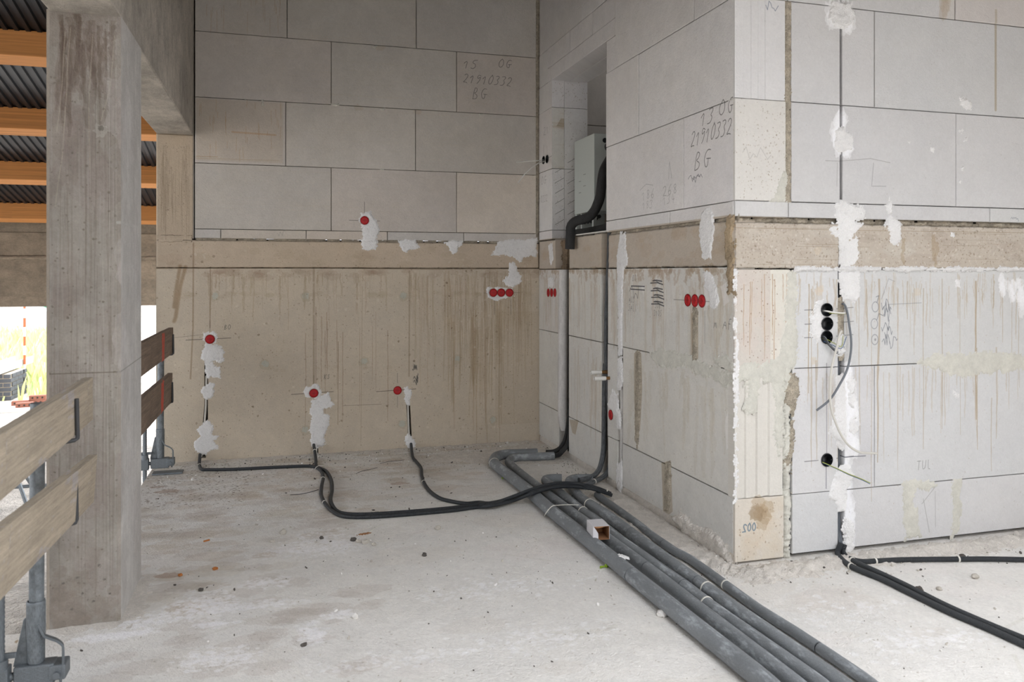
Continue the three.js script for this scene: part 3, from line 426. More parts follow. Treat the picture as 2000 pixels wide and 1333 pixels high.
// jamb and lintel blocks are as thick as the wall
const thick = .31;
for (const [a, b] of [[1.70, JB], [JB, JB + .5], [JB + .5, JB + 1], [JB + 1, 3.0]]) parts('block', [a === JB + .5 ? cutSlab([[0, a + .002], [NU0, a + .002], [NU0, b - .002], [0, b - .002]], [B1[7], B1[8]].map((p) => hole(p)), -.105, 0) : chamferBox(.0, NU0, a + .002, b - .002, -.105, 0), chamferBox(.004, NU0 - .002, a + .002, b - .002, -.31, -.108)], matB, wallB);
course(wallB, matB, 1.698, JB, [NU1, 2.366, LB - .0105], { depth: .3, seed: 41 });
course(wallB, matB, JB, JB + .5, [NU1, 2.526, LB - .0105], { depth: .3, seed: 42 });
course(wallB, matB, JB + .5, JB + 1, [NU1, 1.956, LB - .0105], { depth: .3, seed: 43 });
course(wallB, matB, JB + 1, JB + 1.5, [1.605, 2.64, LB - .0105], { depth: .3, seed: 44 });
course(wallB, matB, JB + 1, 2.996, [NU1, 1.605], { depth: .3, seed: 45 });
course(wallB, matB, JB + 1.5, JB + 2, [0, .9, 1.9, LB - .0105], { depth: .3, seed: 46 });
course(wallB, matB, JB + 2, JB + 2.5, [0, 1.3, 2.3, LB - .0105], { depth: .3, seed: 47 });
parts('lintel_block', [chamferBox(.228, .62, 2.998, 3.111, -.15, .001), chamferBox(.622, 1.02, 2.998, 3.111, -.15, -.001), chamferBox(1.022, 1.603, 2.998, 3.111, -.15, .001), chamferBox(.24, 1.6, 2.998, 3.111, -.31, -.156)], matB, wallB);
course(wallB, matB, 3.113, JB + 1.5, [.228, .75, 1.2, 1.603], { depth: .3, seed: 48 });
course(wallB, matB, 3.0, JB + 1.5, [0, .226], { depth: .3, seed: 49 });
patches(wallB, 'plaster_patch', M.plaster, [
  [[1.687,1.686],[1.767,1.683],[1.798,1.534],[1.806,1.469],[1.751,1.457],[1.72,1.338],[1.728,1.206],[1.687,1.138],[1.663,1.116],[1.647,1.337],[1.63,1.538]], [[1.638,1.336],[1.72,1.387],[1.728,1.206],[1.704,1.072],[1.655,1.069]], [[1.638,1.118],[1.712,1.139],[1.72,0.908],[1.655,0.881]], [[1.638,0.866],[1.712,0.887],[1.72,0.736],[1.704,0.674],[1.638,0.658]],
  [[1.469,0.538],[1.555,0.653],[1.638,0.631],[1.655,0.533],[1.695,0.507],[1.695,0.414],[1.638,0.403],[1.622,0.477],[1.563,0.498],[1.503,0.509]], [[2.721,1.751],[2.793,1.772],[2.844,1.721],[2.854,1.642],[2.814,1.499],[2.731,1.493],[2.699,1.623]], [[2.742,1.439],[2.814,1.434],[2.874,1.356],[2.903,1.279],[2.864,1.241],[2.814,1.249],[2.804,1.315],[2.752,1.354]],
  [[0.241,1.652],[0.344,1.67],[0.369,1.544],[0.318,1.483],[0.293,1.504]], [[0.241,1.395],[0.369,1.399],[0.381,1.309],[0.241,1.306]], [[1.63,0.176],[1.712,0.211],[1.72,0.048],[1.671,-0.015],[1.622,0.023]],
], { t: .008, rag: .014, edge: .01, cuts: B1 });
patches(wallB, 'mortar_run', M.mortar, [[[1.92,0.94],[1.978,0.945],[1.993,0.714],[1.978,0.586],[1.942,0.339],[1.912,0.384],[1.92,0.704]], [[2.634,1.242],[2.683,1.244],[2.683,1.081],[2.678,0.956],[2.634,0.954]], [[2.31,0.331],[2.379,0.356],[2.391,0.191],[2.354,0.05],[2.304,0.05]]], { t: .011, rag: .012, edge: .01 });
patches(wallB, 'adhesive_smear', M.glue, [[[2.119,0.946],[2.252,0.988],[2.379,0.988],[2.556,0.988],[2.667,0.971],[2.773,0.95],[2.922,0.941],[3.021,0.937],[3.035,0.896],[2.97,0.855],[2.922,0.864],[2.824,0.887],[2.667,0.884],[2.556,0.915],[2.379,0.884],[2.22,0.89],[2.126,0.916]], [[2.814,0.986],[2.898,1.01],[2.979,1.013],[3.026,0.983],[3.026,0.953],[2.898,0.948]]], { t: .005, rag: .018, edge: .012 });
part('corner_mortar', lump([[2.985, VBB - .14], [3.034, VBB - .14], [3.034, 1.7], [2.98, 1.7], [2.96, 1.6]], { t: .014, rag: .02, step: .007, seed: 52 }), std({ map: rep(concreteTile(178, 158, 130, 1.4), 2, 2), bumpMap: rep(roughBump, 4, 4), bumpScale: .006 }), wallB);
patches(wallB, 'floor_mortar', M.dust, [[[2.366,0.039],[2.498,0.106],[2.721,0.089],[2.874,0.11],[2.97,0.076],[3.03,0.009],[3.03,-0.021],[2.773,-0.041],[2.556,-0.017]]], { t: .02, rag: .02, edge: .03 });

// ---------------------------------------------------------------- front face of the same block of masonry
const JC = 1.7786, TC = 1.7, VC = 1.4425, CH = [.598, .634], CU = [.609, .621], WC = 3.4;
const texC = paint(-.02, -.05, 2.6, 3.4, (x) => {
  const R = rng(8);
  fillRect(x, -.05, -.1, 2.6, 4, [206, 206, 206]);
  const tone = (u0, v0, u1, v1, c = 0) => { const k = 207 + (R() - .5) * 5 + c; fillRect(x, u0, v0, u1, v1, [k, k - R() * 1, k - R() * 2]); };
  for (const [a, b, us] of [[0, .318, [.33, .61, 2.6]], [.318, .947, [.33, .61, .819, 2.6]], [.947, VC, [.33, .62, 2.6]], [TC, JC, [0, .304, 1.573, 2.6]], [JC, JC + .4995, [.32, 1.343, 2.6]], [JC + .5, JC + 1, [.32, .8206, 1.85, 2.6]], [JC + 1, JC + 1.5, [.3, 1.338, 2.6]]]) for (let i = 0; i + 1 < us.length; i++) tone(us[i], a, us[i + 1], b);
  // end blocks of a coarser, browner mix
  fillRect(x, -.02, 0, .3, .318, [210, 202, 190]); fillRect(x, -.02, .318, .3, .99, [214, 210, 202]); fillRect(x, -.02, .93, .24, VC, [207, 200, 191]); fillRect(x, .2, .93, .33, VC, [218, 214, 204]); fillRect(x, -.02, JC, .29, JC + .5, [216, 213, 208]); fillRect(x, -.02, JC + .5, .29, 3, [220, 219, 219]);
  for (let i = 0; i < 26; i++) blot(x, R, .02 + .22 * R(), .96 + .46 * R(), .03 + .05 * R(), [206, 192, 178], .08); for (let i = 0; i < 20; i++) blot(x, R, .02 + .25 * R(), .03 + .26 * R(), .03 + .04 * R(), [204, 190, 172], .2);
  for (const [u, v] of [[0.129,0.288],[0.146,0.249],[0.164,0.222],[0.152,0.198],[0.129,0.24],[0.181,0.258]]) blot(x, R, u, v, .04, [164, 142, 112], .4); blot(x, R, .12, .245, .045, [150, 130, 104], .5);
  specks(x, R, 0, .94, .25, VC, 130, .0032, [138, 116, 98], .7); specks(x, R, 0, JC, .29, JC + .5, 220, .0028, [160, 148, 132], .7); specks(x, R, .15, JC, .29, JC + .45, 50, .004, [142, 128, 110], .6); specks(x, R, 0, 0, .3, .3, 70, .004, [140, 120, 98], .6);
  // ring beam
  fillRect(x, -.02, VC, 2.6, TC, [190, 180, 167]); for (let i = 0; i < 60; i++) blot(x, R, 2.5 * R(), VC + .02 + .2 * R(), .03 + .08 * R(), R() < .5 ? [170, 157, 140] : [206, 200, 192], .22, .4); specks(x, R, 0, VC, 2.5, TC, 1500, .004, [140, 124, 106], .6); specks(x, R, 0, VC, 2.5, TC, 900, .005, [216, 210, 200], .5); for (let i = 0; i < 14; i++) { const v = VC + .02 + .22 * R(), u = 2 * R(); line(x, [[u, v], [u + .5 * R() + .1, v + .004 * (R() - .5)]], .003, [150, 134, 114], .4); } line(x, [[.0, 1.645], [.7, 1.642], [2.4, 1.648]], .004, [150, 134, 112], .5);
  for (const [u, v] of [[1.183,1.569],[1.2,1.529],[1.002,1.546]]) drip(x, R, u, v + .06, .14, .025, [160, 140, 114], .45);
  // runs of brown water down the lower blocks
  for (let i = 0; i < 150; i++) { const u = .34 + 2.1 * R(); drip(x, R, u, VC - .01 - .12 * R(), .04 + .32 * R() * R(), .005 + .006 * R(), [184, 170, 150], .2 + .35 * R()); }
  for (const [p, len, w, a] of [[[1568, 550], .55, .009, .75], [[1572, 560], .9, .008, .55], [[1583, 545], .5, .008, .5], [[1580, 705], .5, .01, .55], [[1701, 540], .95, .014, .7], [[1738, 560], .95, .006, .5], [[1788, 560], .85, .007, .6], [[1826, 540], .8, .007, .65], [[1863, 535], .85, .004, .6], [[1896, 545], .75, .013, .8], [[1898, 690], .55, .007, .75], [[1940, 690], .5, .009, .5], [[1953, 560], .3, .006, .5], [[1935, 545], .15, .01, .6], [[1686, 640], .9, .006, .5], [[1662, 560], .8, .008, .45], [[1676, 560], .3, .009, .6], [[1756, 545], .2, .008, .6], [[1770, 560], .35, .006, .5], [[1623, 545], .18, .02, .35], [[1613, 540], .16, .014, .4], [[1990, 580], .5, .007, .5], [[1975, 570], .35, .005, .5], [[1930, 800], .4, .007, .5]]) { const [u, v] = [[(p[0] - 1435) * .0032, (1100 - p[1]) * .00249]][0]; drip(x, R, u, Math.min(v, VC - .01), len, w, [172, 156, 134], a); }
  for (let i = 0; i < 60; i++) drip(x, R, .36 + 2 * R(), .945 - .05 * R(), .1 + .45 * R() * R(), .005 + .006 * R(), [180, 164, 142], .3);
  for (const [a, b, c2, l] of [[1453, 550, .5, .3], [1465, 545, .6, .36], [1469, 545, .45, .28], [1492, 530, .5, .42], [1508, 530, .6, .3], [1512, 540, .5, .45], [1534, 590, .7, .28], [1528, 530, .5, .14], [1536, 530, .4, .14], [1487, 540, .4, .18]]) drip(x, R, (a - 1435) * .0029, Math.min((1100 - b) * .00249, VC - .01), l, .006, [170, 138, 106], c2);
  for (const [u, v] of [[0.493,1.343],[0.484,1.33],[1.094,1.321],[0.475,1.537]]) blot(x, R, u, v, .022, [212, 190, 164], .3);
  for (const [u, v] of [[1.658,1.351],[1.718,1.322],[1.772,1.333],[1.794,1.265]]) for (let i = 0; i < 8; i++) blot(x, R, u + .04 * (R() - .5), v + .09 * (R() - .5), .012 + .016 * R(), [238, 238, 240], .5, 1.6);
  // thin wiped plaster beside the chase
  for (const [u, v] of [[0.643,0.885],[0.659,0.806],[0.668,0.728],[0.652,0.624],[0.674,0.57],[0.637,0.468],[0.652,0.206],[0.662,0.101],[0.652,0.311]]) for (let i = 0; i < 7; i++) blot(x, R, u + .05 * (R() - .4), v + .12 * (R() - .5), .02 + .02 * R(), [240, 240, 241], .45, 1.8);
  for (const [u, v] of [[0.621,2.09],[0.6,2.11],[0.643,2.086],[0.594,2.175],[0.606,2.761],[0.652,2.713],[0.575,2.732]]) for (let i = 0; i < 6; i++) blot(x, R, u + .05 * (R() - .5), v + .08 * (R() - .5), .02 + .02 * R(), [242, 242, 244], .5, 1.5);
  specks(x, R, .33, TC, 2.4, 3, 260, .0025, [178, 174, 168], .6); specks(x, R, .33, 0, 2.4, VC, 420, .003, [172, 160, 146], .5);
  line(x, [[1.612,2.854],[1.612,2.311]], .014, [170, 158, 138], .75); line(x, [[.8206, JC + .5], [.8206, JC + 1]], .006, [170, 150, 124], .6);
  fillRect(x, 1.25, JC + 1, 2.5, 3.4, [214, 206, 196], .4); for (let i = 0; i < 8; i++) blot(x, R, 1.25 + .05 * R(), 2.8 + .12 * R(), .02, [180, 166, 148], .35, 2.4);
  // pencil
  for (const [u, v] of C1) { line(x, [[u - .13, v], [u - .05, v + .001]], .004, [80, 80, 82], .6); line(x, [[u + .06, v + .004], [u + .16, v + .01]], .004, [80, 80, 82], .5); }
  line(x, [[0.609,0.486],[0.762,0.484]], .004, [70, 74, 84], .7); line(x, [[0.526,0.444],[0.526,0.333]], .004, [70, 74, 84], .6); line(x, [[0.529,0.967],[0.529,0.514]], .004, [90, 90, 96], .5);
  for (const [u, v] of [[0.825,1.249],[0.819,1.162],[0.822,1.08]]) { x.strokeStyle = 'rgba(120,122,128,.55)'; x.lineWidth = .0045; x.beginPath(); x.ellipse(u, v, .02, .026, 0, 0, 7); x.stroke(); } line(x, [[0.835,1.27],[0.847,1.307],[0.831,1.301]], .004, [96, 98, 104], .6); line(x, [[0.835,1.182],[0.847,1.214],[0.883,1.2]], .004, [96, 98, 104], .6); blot(x, R, ...[[0.825,1.08]][0], .007, [110, 110, 114], .5);
  for (const [i, p] of [[0.863,1.269],[0.873,1.238],[0.876,1.211],[0.863,1.142],[0.883,1.115],[0.867,1.068],[0.915,1.067]].entries()) { scribble(x, 90 + i, p[0], p[1], .055, .05, [90, 92, 100], .55); }
  line(x, [[0.883,1.328],[0.863,1.288],[0.908,1.394],[0.947,1.38]], .003, [110, 112, 118], .4); line(x, [[0.905,1.261],[1.117,1.267]], .003, [110, 112, 118], .5);
  line(x, [[0.52,1.992],[0.606,1.993],[0.793,2.014],[0.915,1.997]], .003, [130, 128, 126], .5); line(x, [[0.812,1.993],[0.8,1.872],[0.889,1.874]], .003, [120, 120, 122], .5); line(x, [[0.591,1.985],[0.588,1.865]], .003, [130, 128, 126], .4);
  write(x, '200', ...[[0.04,0.157]][0], .04, { flip: true, c: [96, 116, 132], a: .8, w: .6, lw: .006, gap: .05 }); // stamped upside down
  scribble(x, 120, ...[[0.043,2.013]][0], .18, .04, [150, 146, 142], .35); scribble(x, 121, ...[[0.175,2.746]][0], .08, .03, [90, 100, 120], .6); scribble(x, 122, ...[[1.718,1.723]][0], .06, .02, [120, 124, 134], .6);
  write(x, 'TUL', ...[[1.084,0.39]][0], .045, { a: .35 }); line(x, [[1.117,0.208],[1.203,0.29]], .003, [120, 118, 114], .5); line(x, [[1.127,0.234],[1.166,0.055]], .003, [120, 118, 114], .5); line(x, [[1.203,0.268],[1.206,0.078]], .003, [120, 118, 114], .4);
  blot(x, R, ...[[0.454,0.983]][0], .02, [206, 190, 168], .4);
}, { cloud: .025, grain: .025, warm: .02 });
const matC = std({ map: texC, bumpMap: rep(grainBump, 1.2, 1.2), bumpScale: .0018, roughness: .92 });
const wallC = struct('wall_front', 'front wall face of white aerated concrete blocks with a vertical cable chase'); wallC.position.set(XB, 0, ZC);
parts('core', [box(WC, 1.85, .2, .002).translate(WC / 2 + .12, .775, -.15), box(WC, 2.7, .2, .002).translate(WC / 2 + .12, 3.05, -.15)], M.dark, wallC);
course(wallC, matC, .02, .318, [.325, CH[0]], { seed: 61 }); course(wallC, matC, .02, .318, [CH[1], 1.85, 2.85, WC], { seed: 62 });
course(wallC, matC, .318, .947, [.325, CH[0]], { seed: 63, holes: [hole(C1[3])] }); course(wallC, matC, .318, .947, [CH[1], .819, 1.82, 2.82, WC], { seed: 64 });
course(wallC, matC, .947, VC, [.325, CH[0]], { seed: 65, holes: C1.slice(0, 3).map((p) => hole(p, .0336)) }); course(wallC, matC, .947, VC, [CH[1], 2.2, WC], { seed: 66 });
course(wallC, matC, TC, JC, [0, .304, CU[0]], { seed: 67 }); course(wallC, matC, TC, JC, [CU[1], 1.573, 2.4, WC], { seed: 68 });
course(wallC, matC, JC, JC + .5, [.318, CU[0]], { seed: 69 }); course(wallC, matC, JC, JC + .5, [CU[1], 1.343, 2.35, WC], { seed: 70 });
course(wallC, matC, JC + .5, JC + 1, [.318, CU[0]], { seed: 71 }); course(wallC, matC, JC + .5, JC + 1, [CU[1], .8206, 1.85, 2.85, WC], { seed: 72 });
course(wallC, matC, JC + 1, JC + 1.5, [0, .3, CU[0]], { seed: 73 }); course(wallC, matC, JC + 1, JC + 1.5, [CU[1], 1.338, 2.34, WC], { seed: 74 });
course(wallC, matC, JC + 1.5, JC + 2, [0, 1, 2, WC], { seed: 75 }); course(wallC, matC, JC + 2, JC + 2.5, [0, .5, 1.5, 2.5, WC], { seed: 76 });
parts('ring_beam', [roughFace(.001, CH[0], VC + .006, 1.672, -.05, .004, .011, .007, 81, .008), roughFace(CH[0] + .0, CH[1], VC + .006, 1.672, -.05, -.03, .004, .01, 82, 0), roughFace(CH[1], 2.1, VC + .006, 1.672, -.05, .004, .011, .008, 83, .008), roughFace(2.1, WC, VC + .006, 1.672, -.05, .004, .006, .03, 84, .006)], matC, wallC);
part('bed_joint', lump([[.02, 1.668], [2.6, 1.665], [2.6, 1.7], [.02, 1.7]], { t: .028, rag: .016, step: .01, z: -.03, seed: 85, edge: .02 }), M.mortar, wallC);
part('beam_lip', lump([[.34, VC - .006], [2.4, VC - .004], [2.4, VC + .012], [.34, VC + .01]], { t: .012, rag: .01, step: .006, z: .004, seed: 86, edge: .008 }), M.plaster, wallC);
function ribBlock(v0, v1, us, zs, depth = .06) { // end block with its tongue-and-groove face
  const P = [], UV = [], q = (a, b, c, d) => { for (const p of [a, b, c, a, c, d]) { P.push(...p); UV.push(p[0], p[1]); } };
  for (let i = 0; i + 1 < us.length; i++) { const a = us[i], b = us[i + 1], p = zs[i], r = zs[i + 1]; q([a, v0, p], [b, v0, r], [b, v1, r], [a, v1, p]); q([a, v1, p], [b, v1, r], [b, v1, -depth], [a, v1, -depth]); q([a, v0, -depth], [b, v0, -depth], [b, v0, r], [a, v0, p]); }
  const l = us[0], m = us[us.length - 1], zl = zs[0], zm = zs[zs.length - 1]; q([l, v0, -depth], [l, v0, zl], [l, v1, zl], [l, v1, -depth]); q([m, v0, zm], [m, v0, -depth], [m, v1, -depth], [m, v1, zm]);
  const g = new THREE.BufferGeometry(); g.setAttribute('position', new THREE.Float32BufferAttribute(P, 3)); g.setAttribute('uv', new THREE.Float32BufferAttribute(UV, 2)); g.computeVertexNormals(); return g;
}
const RU = [.001, .018, .022, .058, .064, .088, .094, .122, .128, .156, .162, .19, .198, .27], RZ = [0, 0, -.008, -.008, 0, 0, -.009, -.009, 0, 0, -.008, -.008, 0, 0];
part('block', ribBlock(.322, .945, RU, RZ), matC, wallC); part('block', ribBlock(JC + .502, JC + .998, [.001, .05, .053, .09, .094, .13, .136, .17, .174, .284], [0, 0, -.004, -.004, 0, 0, -.005, -.004, 0, 0]), matC, wallC);
part('block', chamferBox(.001, .276, .012, .317, -.06, .002), matC, wallC); part('block', chamferBox(.001, .31, .949, VC - .001, -.06, .001), matC, wallC); part('block', chamferBox(.001, .288, JC + .002, JC + .499, -.06, .002), matC, wallC);
part('mortar_seam', lump([[.283, JC], [.322, JC], [.322, JC + 1.0], [.285, JC + 1.0]], { t: .006, rag: .012, step: .006, z: -.003, edge: .006, seed: 91 }), M.mortar, wallC);
part('mortar_seam', lump([[.285, .0], [.318, .0], [.318, .96], [.27, .96]], { t: .018, rag: .014, step: .006, z: -.012, seed: 92, rough: .7 }), M.glue, wallC);
part('broken_corner', lump([[0.21,1.783],[0.251,1.89],[0.275,1.942],[0.292,1.943],[0.295,1.785]], { t: .006, rag: .014, step: .005, seed: 93, rough: 1 }), M.glue, wallC);
patches(wallC, 'mortar_seam', M.mortar, [[[0.298,0.911],[0.34,0.922],[0.37,0.883],[0.364,0.806],[0.349,0.743],[0.304,0.732],[0.284,0.771],[0.289,0.848]], [[0.322,0.77],[0.34,0.743],[0.334,0.59],[0.316,0.477],[0.287,0.453],[0.281,0.492],[0.313,0.541]]], { t: .012, rag: .014, edge: .014 });
patches(wallC, 'adhesive_smear', M.glue, [[[0.006,0.954],[0.032,0.978],[0.1,0.986],[0.135,0.965],[0.187,0.998],[0.228,1.007],[0.251,1.027],[0.275,1.153],[0.289,1.357],[0.292,1.433],[0.349,1.433],[0.352,1.254],[0.358,1.024],[0.334,0.943],[0.289,0.919],[0.281,0.746],[0.269,0.543],[0.245,0.481],[0.222,0.622],[0.222,0.85],[0.187,0.89],[0.146,0.904],[0.115,0.742],[0.08,0.726],[0.057,0.757],[0.066,0.902],[0.015,0.896]], [[0.992,0.325],[1.067,0.343],[1.15,0.332],[1.217,0.3],[1.156,0.272],[1.084,0.283],[1.077,0.224],[1.1,0.142],[1.117,0.032],[1.012,0.029],[0.992,0.178]], [[1.304,0.302],[1.372,0.31],[1.386,0.186],[1.372,0.036],[1.311,0.014],[1.324,0.15]], [[1.1,0.96],[1.217,0.989],[1.352,0.996],[1.594,0.989],[1.844,0.968],[1.844,0.892],[1.629,0.882],[1.386,0.863],[1.284,0.894],[1.117,0.933]]], { t: .005, rag: .02, edge: .014 });
patches(wallC, 'plaster_patch', M.plaster, [
  [[0.557,2.808],[0.693,2.822],[0.68,2.789],[0.705,2.755],[0.687,2.706],[0.637,2.667],[0.594,2.666],[0.563,2.7],[0.539,2.713]], [[0.581,2.146],[0.618,2.163],[0.668,2.145],[0.693,2.101],[0.68,2.056],[0.606,2.027],[0.572,2.057],[0.569,2.114]], [[0.581,1.771],[0.621,1.793],[0.68,1.779],[0.743,1.77],[0.762,1.749],[0.756,1.71],[0.699,1.69],[0.743,1.67],[0.705,1.628],[0.718,1.565],[0.724,1.499],[0.693,1.46],[0.637,1.449],[0.594,1.473],[0.6,1.538],[0.594,1.603],[0.551,1.61],[0.539,1.646],[0.563,1.677],[0.6,1.678],[0.578,1.719]],
  [[0.612,1.434],[0.73,1.434],[0.73,1.355],[0.718,1.289],[0.668,1.271],[0.631,1.29],[0.606,1.355]], [[0.463,1.253],[0.484,1.284],[0.508,1.289],[0.502,1.221],[0.496,1.149],[0.502,1.077],[0.478,1.072],[0.429,1.125],[0.438,1.189]], [[0.581,1.096],[0.631,1.121],[0.637,1.016],[0.606,0.999],[0.575,1.018]], [[0.662,0.921],[0.693,0.897],[0.705,0.831],[0.693,0.726],[0.656,0.741],[0.646,0.885]], [[0.557,0.681],[0.594,0.705],[0.637,0.677],[0.643,0.551],[0.618,0.532],[0.588,0.57],[0.539,0.617]], [[0.668,0.688],[0.705,0.694],[0.718,0.62],[0.693,0.596],[0.662,0.623]],
  [[0.575,0.407],[0.612,0.444],[0.668,0.453],[0.693,0.386],[0.656,0.31],[0.643,0.233],[0.637,0.207],[0.6,0.21],[0.581,0.251],[0.551,0.279],[0.545,0.298]], [[0.637,0.194],[0.693,0.15],[0.693,0.006],[0.631,-0.014],[0.625,0.104]],
  [[0.908,1.819],[0.934,1.793],[0.927,1.732],[0.902,1.726],[0.892,1.766]], [[0.899,1.699],[0.921,1.721],[0.96,1.706],[0.992,1.674],[0.979,1.621],[0.986,1.594],[0.96,1.562],[0.921,1.572],[0.908,1.633],[0.889,1.673]], [[1.291,1.652],[1.331,1.647],[1.331,1.62],[1.301,1.62]], [[1.372,2.361],[1.42,2.369],[1.451,2.349],[1.444,2.305],[1.406,2.302],[1.379,2.323]], [[1.021,2.119],[1.054,2.121],[1.051,2.097],[1.025,2.096]], [[1.173,2.089],[1.196,2.09],[1.193,2.065],[1.173,2.067]], [[1.365,2.196],[1.386,2.197],[1.386,2.183],[1.362,2.185]], [[1.393,2.148],[1.413,2.149],[1.41,2.132],[1.393,2.131]], [[1.365,1.996],[1.393,1.994],[1.393,1.975],[1.369,1.982]], [[1.355,1.922],[1.376,1.922],[1.376,1.9],[1.355,1.9]], [[1.345,1.393],[1.372,1.385],[1.372,1.346],[1.345,1.352]], [[1.324,-0.118],[1.358,-0.122],[1.358,-0.154],[1.324,-0.145]], [[1.324,0.792],[1.365,0.777],[1.358,0.755],[1.328,0.764]],
], { t: .011, rag: .014, edge: .012, cuts: C1 });
patches(wallC, 'chase_filling', M.plaster, [[[0.584,0.893],[0.643,0.912],[0.649,0.729],[0.646,0.541],[0.621,0.521],[0.588,0.555],[0.581,0.732]]], { t: .004, rag: .008, edge: .01 });
patches(wallC, 'chase_filling', M.mortar, [[[0.597,1.29],[0.625,1.308],[0.637,1.225],[0.634,1.121],[0.64,0.99],[0.606,0.978],[0.597,1.121]]], { t: .004, rag: .012, edge: .012, z: -.006 });
part('corner_plaster', lump([[0, .3], [.016, .3], [.014, .7], [.03, .96], [.012, 1.2], [.018, 1.46], [0, 1.46]], { t: .006, rag: .012, step: .005, seed: 101 }), M.plaster, wallC);

// ---------------------------------------------------------------- floor slab, ground, rest of the shell
const FX = -.885;
const texF = paint(-1, -6.6, 5.2, 5.2, (x) => { // u = world x, v = world z
  const R = rng(9);
  fillRect(x, -1, -6.6, 4.2, -1.4, [226, 223, 218]);
  for (let i = 0; i < 160; i++) blot(x, R, -1 + 5.2 * R(), -6.6 + 5.2 * R(), .05 + .22 * R(), R() < .5 ? [190, 178, 166] : [218, 212, 204], .09, .6);
  for (let i = 0; i < 90; i++) { const u = -1 + 5 * R(), v = -6.5 + 5 * R(), a = R() * 3; line(x, [[u, v], [u + .3 * Math.cos(a), v + .2 * Math.sin(a)]], .004 + .02 * R(), R() < .5 ? [222, 216, 208] : [180, 168, 154], .12); }
  for (let i = 0; i < 420; i++) { const u = -.9 + 3 * R(), v = -6.45 + 2.9 * Math.pow(R(), 1.1); if (u + (v + 6.45) * .9 > 2.2) continue; blot(x, R, u, v, .03 + .12 * R(), R() < .7 ? [186, 168, 148] : [202, 190, 176], .22, .55); }  // brown dirt, here and next loop; dimmer light at back and left painted in
  for (let i = 0; i < 120; i++) blot(x, R, -.9 + 1.3 * R(), -5.6 + 3 * R(), .03 + .1 * R(), [182, 170, 158], .2, .6);
  // spilled white powder: many fine grains with a brushed outline
  for (const [p, w, h, n] of [[[[0.205,0,-4.328]][0], .3, .3, 900], [[[0.139,0,-4.225]][0], .35, .16, 500], [[[-0.308,0,-3.65]][0], .2, .26, 900], [[[-0.622,0,-3.436]][0], .2, .05, 500], [[[-0.531,0,-3.543]][0], .16, .12, 320], [[[-0.232,0,-3.131]][0], .2, .13, 420], [[[0.124,0,-3.25]][0], .08, .16, 260], [[[-0.08,0,-3.573]][0], .26, .07, 330], [[[0.246,0,-3.392]][0], .1, .07, 200], [[[-0.059,0,-3.831]][0], .16, .1, 320], [[[-0.259,0,-3.439]][0], .14, .05, 160], [[[0.92,0,-3.477]][0], .6, .2, 420], [[[0.963,0,-2.94]][0], .5, .2, 380], [[[0.388,0,-2.938]][0], .5, .1, 200], [[[2.393,0,-2.522]][0], .5, .2, 300], [[[2.3,0,-2.845]][0], .4, .2, 240]])
    for (let i = 0; i < n; i++) { const a = R() * 7, k = Math.sqrt(-Math.log(1 - R() * .95)) * .5, q = R(); blot(x, R, p[0] + Math.cos(a) * k * w, p[2] + Math.sin(a) * k * h, .003 + .016 * q * q * q, [240, 239, 238], .5, .5 + .5 * R()); }
  specks(x, R, -1, -6.5, 4, -1.5, 2600, .004, [140, 126, 110], .5); specks(x, R, -.88, -6.46, 2.1, -5.6, 1500, .005, [110, 98, 84], .5); specks(x, R, -.88, -6.4, -.2, -5.2, 700, .007, [96, 80, 64], .6); specks(x, R, -1, -6.5, 4, -1.5, 900, .006, [228, 224, 218], .6);
  for (let i = 0; i < 70; i++) { const u = -.5 + 2.4 * R(), v = -6.2 + 1.4 * R(); line(x, [[u, v], [u + .1 * (R() - .5) * 3, v + .05 * (R() - .5)]], .003, [118, 104, 90], .5); }
  for (const [p, r] of [[[[-0.785,0,-5.753]][0], .05], [[[-0.508,0,-4.053]][0], .06], [[[0.781,0,-5.389]][0], .07], [[[-0.69,0,-5.621]][0], .08]]) blot(x, R, p[0], p[2], r, [160, 130, 110], .4, .6);
}, { cloud: .05, grain: .05, warm: .03 });
const matF = std({ map: texF, bumpMap: rep(roughBump, 1.3, 1.3), bumpScale: .004, roughness: .93 });
const floor = struct('floor', 'dusty pale screed floor slab scattered with rubble and white powder');
{
  const g = new THREE.BoxGeometry(7.4, .26, 11.2, 1, 1, 1); g.translate(FX + 3.7, -.13, -1.8); const p = g.attributes.position, uv = g.attributes.uv; for (let i = 0; i < uv.count; i++) uv.setXY(i, p.getX(i) + p.getY(i), p.getZ(i)); part('slab', g, matF, floor);
  // drifts of dust and mortar swept against the walls
  const dust = (poly, t, seed) => part('dust_drift', lump(poly.map(([a, b]) => [a, -b]), { t, rag: .05, edge: .09, step: .014, seed, rib: .1, rough: .8 }).rotateX(-Math.PI / 2), M.dust, floor);
  dust([[1.86, -5.2], [2.14, -5.2], [2.14, -3.35], [1.98, -3.3], [1.82, -3.9], [1.9, -4.6]], .022, 3); dust([[2.0, -3.4], [3.0, -3.4], [4.2, -3.4], [4.2, -3.25], [3.0, -3.2], [2.6, -3.22], [2.1, -3.18]], .03, 4);
  dust([[-.6, -6.47], [2.1, -6.47], [2.1, -6.4], [1.0, -6.38], [.2, -6.4], [-.6, -6.4]], .012, 5); dust([[-.62, -4.1], [-.56, -4.1], [-.55, -3.6], [-.62, -3.5], [-.88, -3.5], [-.88, -3.57]], .006, 6); dust([[.9, -6.0], [2.1, -6.4], [2.12, -5.7], [1.98, -5.6]], .008, 7);
}
const concW = std({ map: rep(concreteTile(176, 168, 158), .8, .8), bumpMap: rep(roughBump, 1.5, 1.5), bumpScale: .002 });
const concBare = std({ map: rep(concreteTile(156, 146, 132, 1.5), .5, .9), bumpMap: rep(roughBump, 1.5, 1.5), bumpScale: .002 });
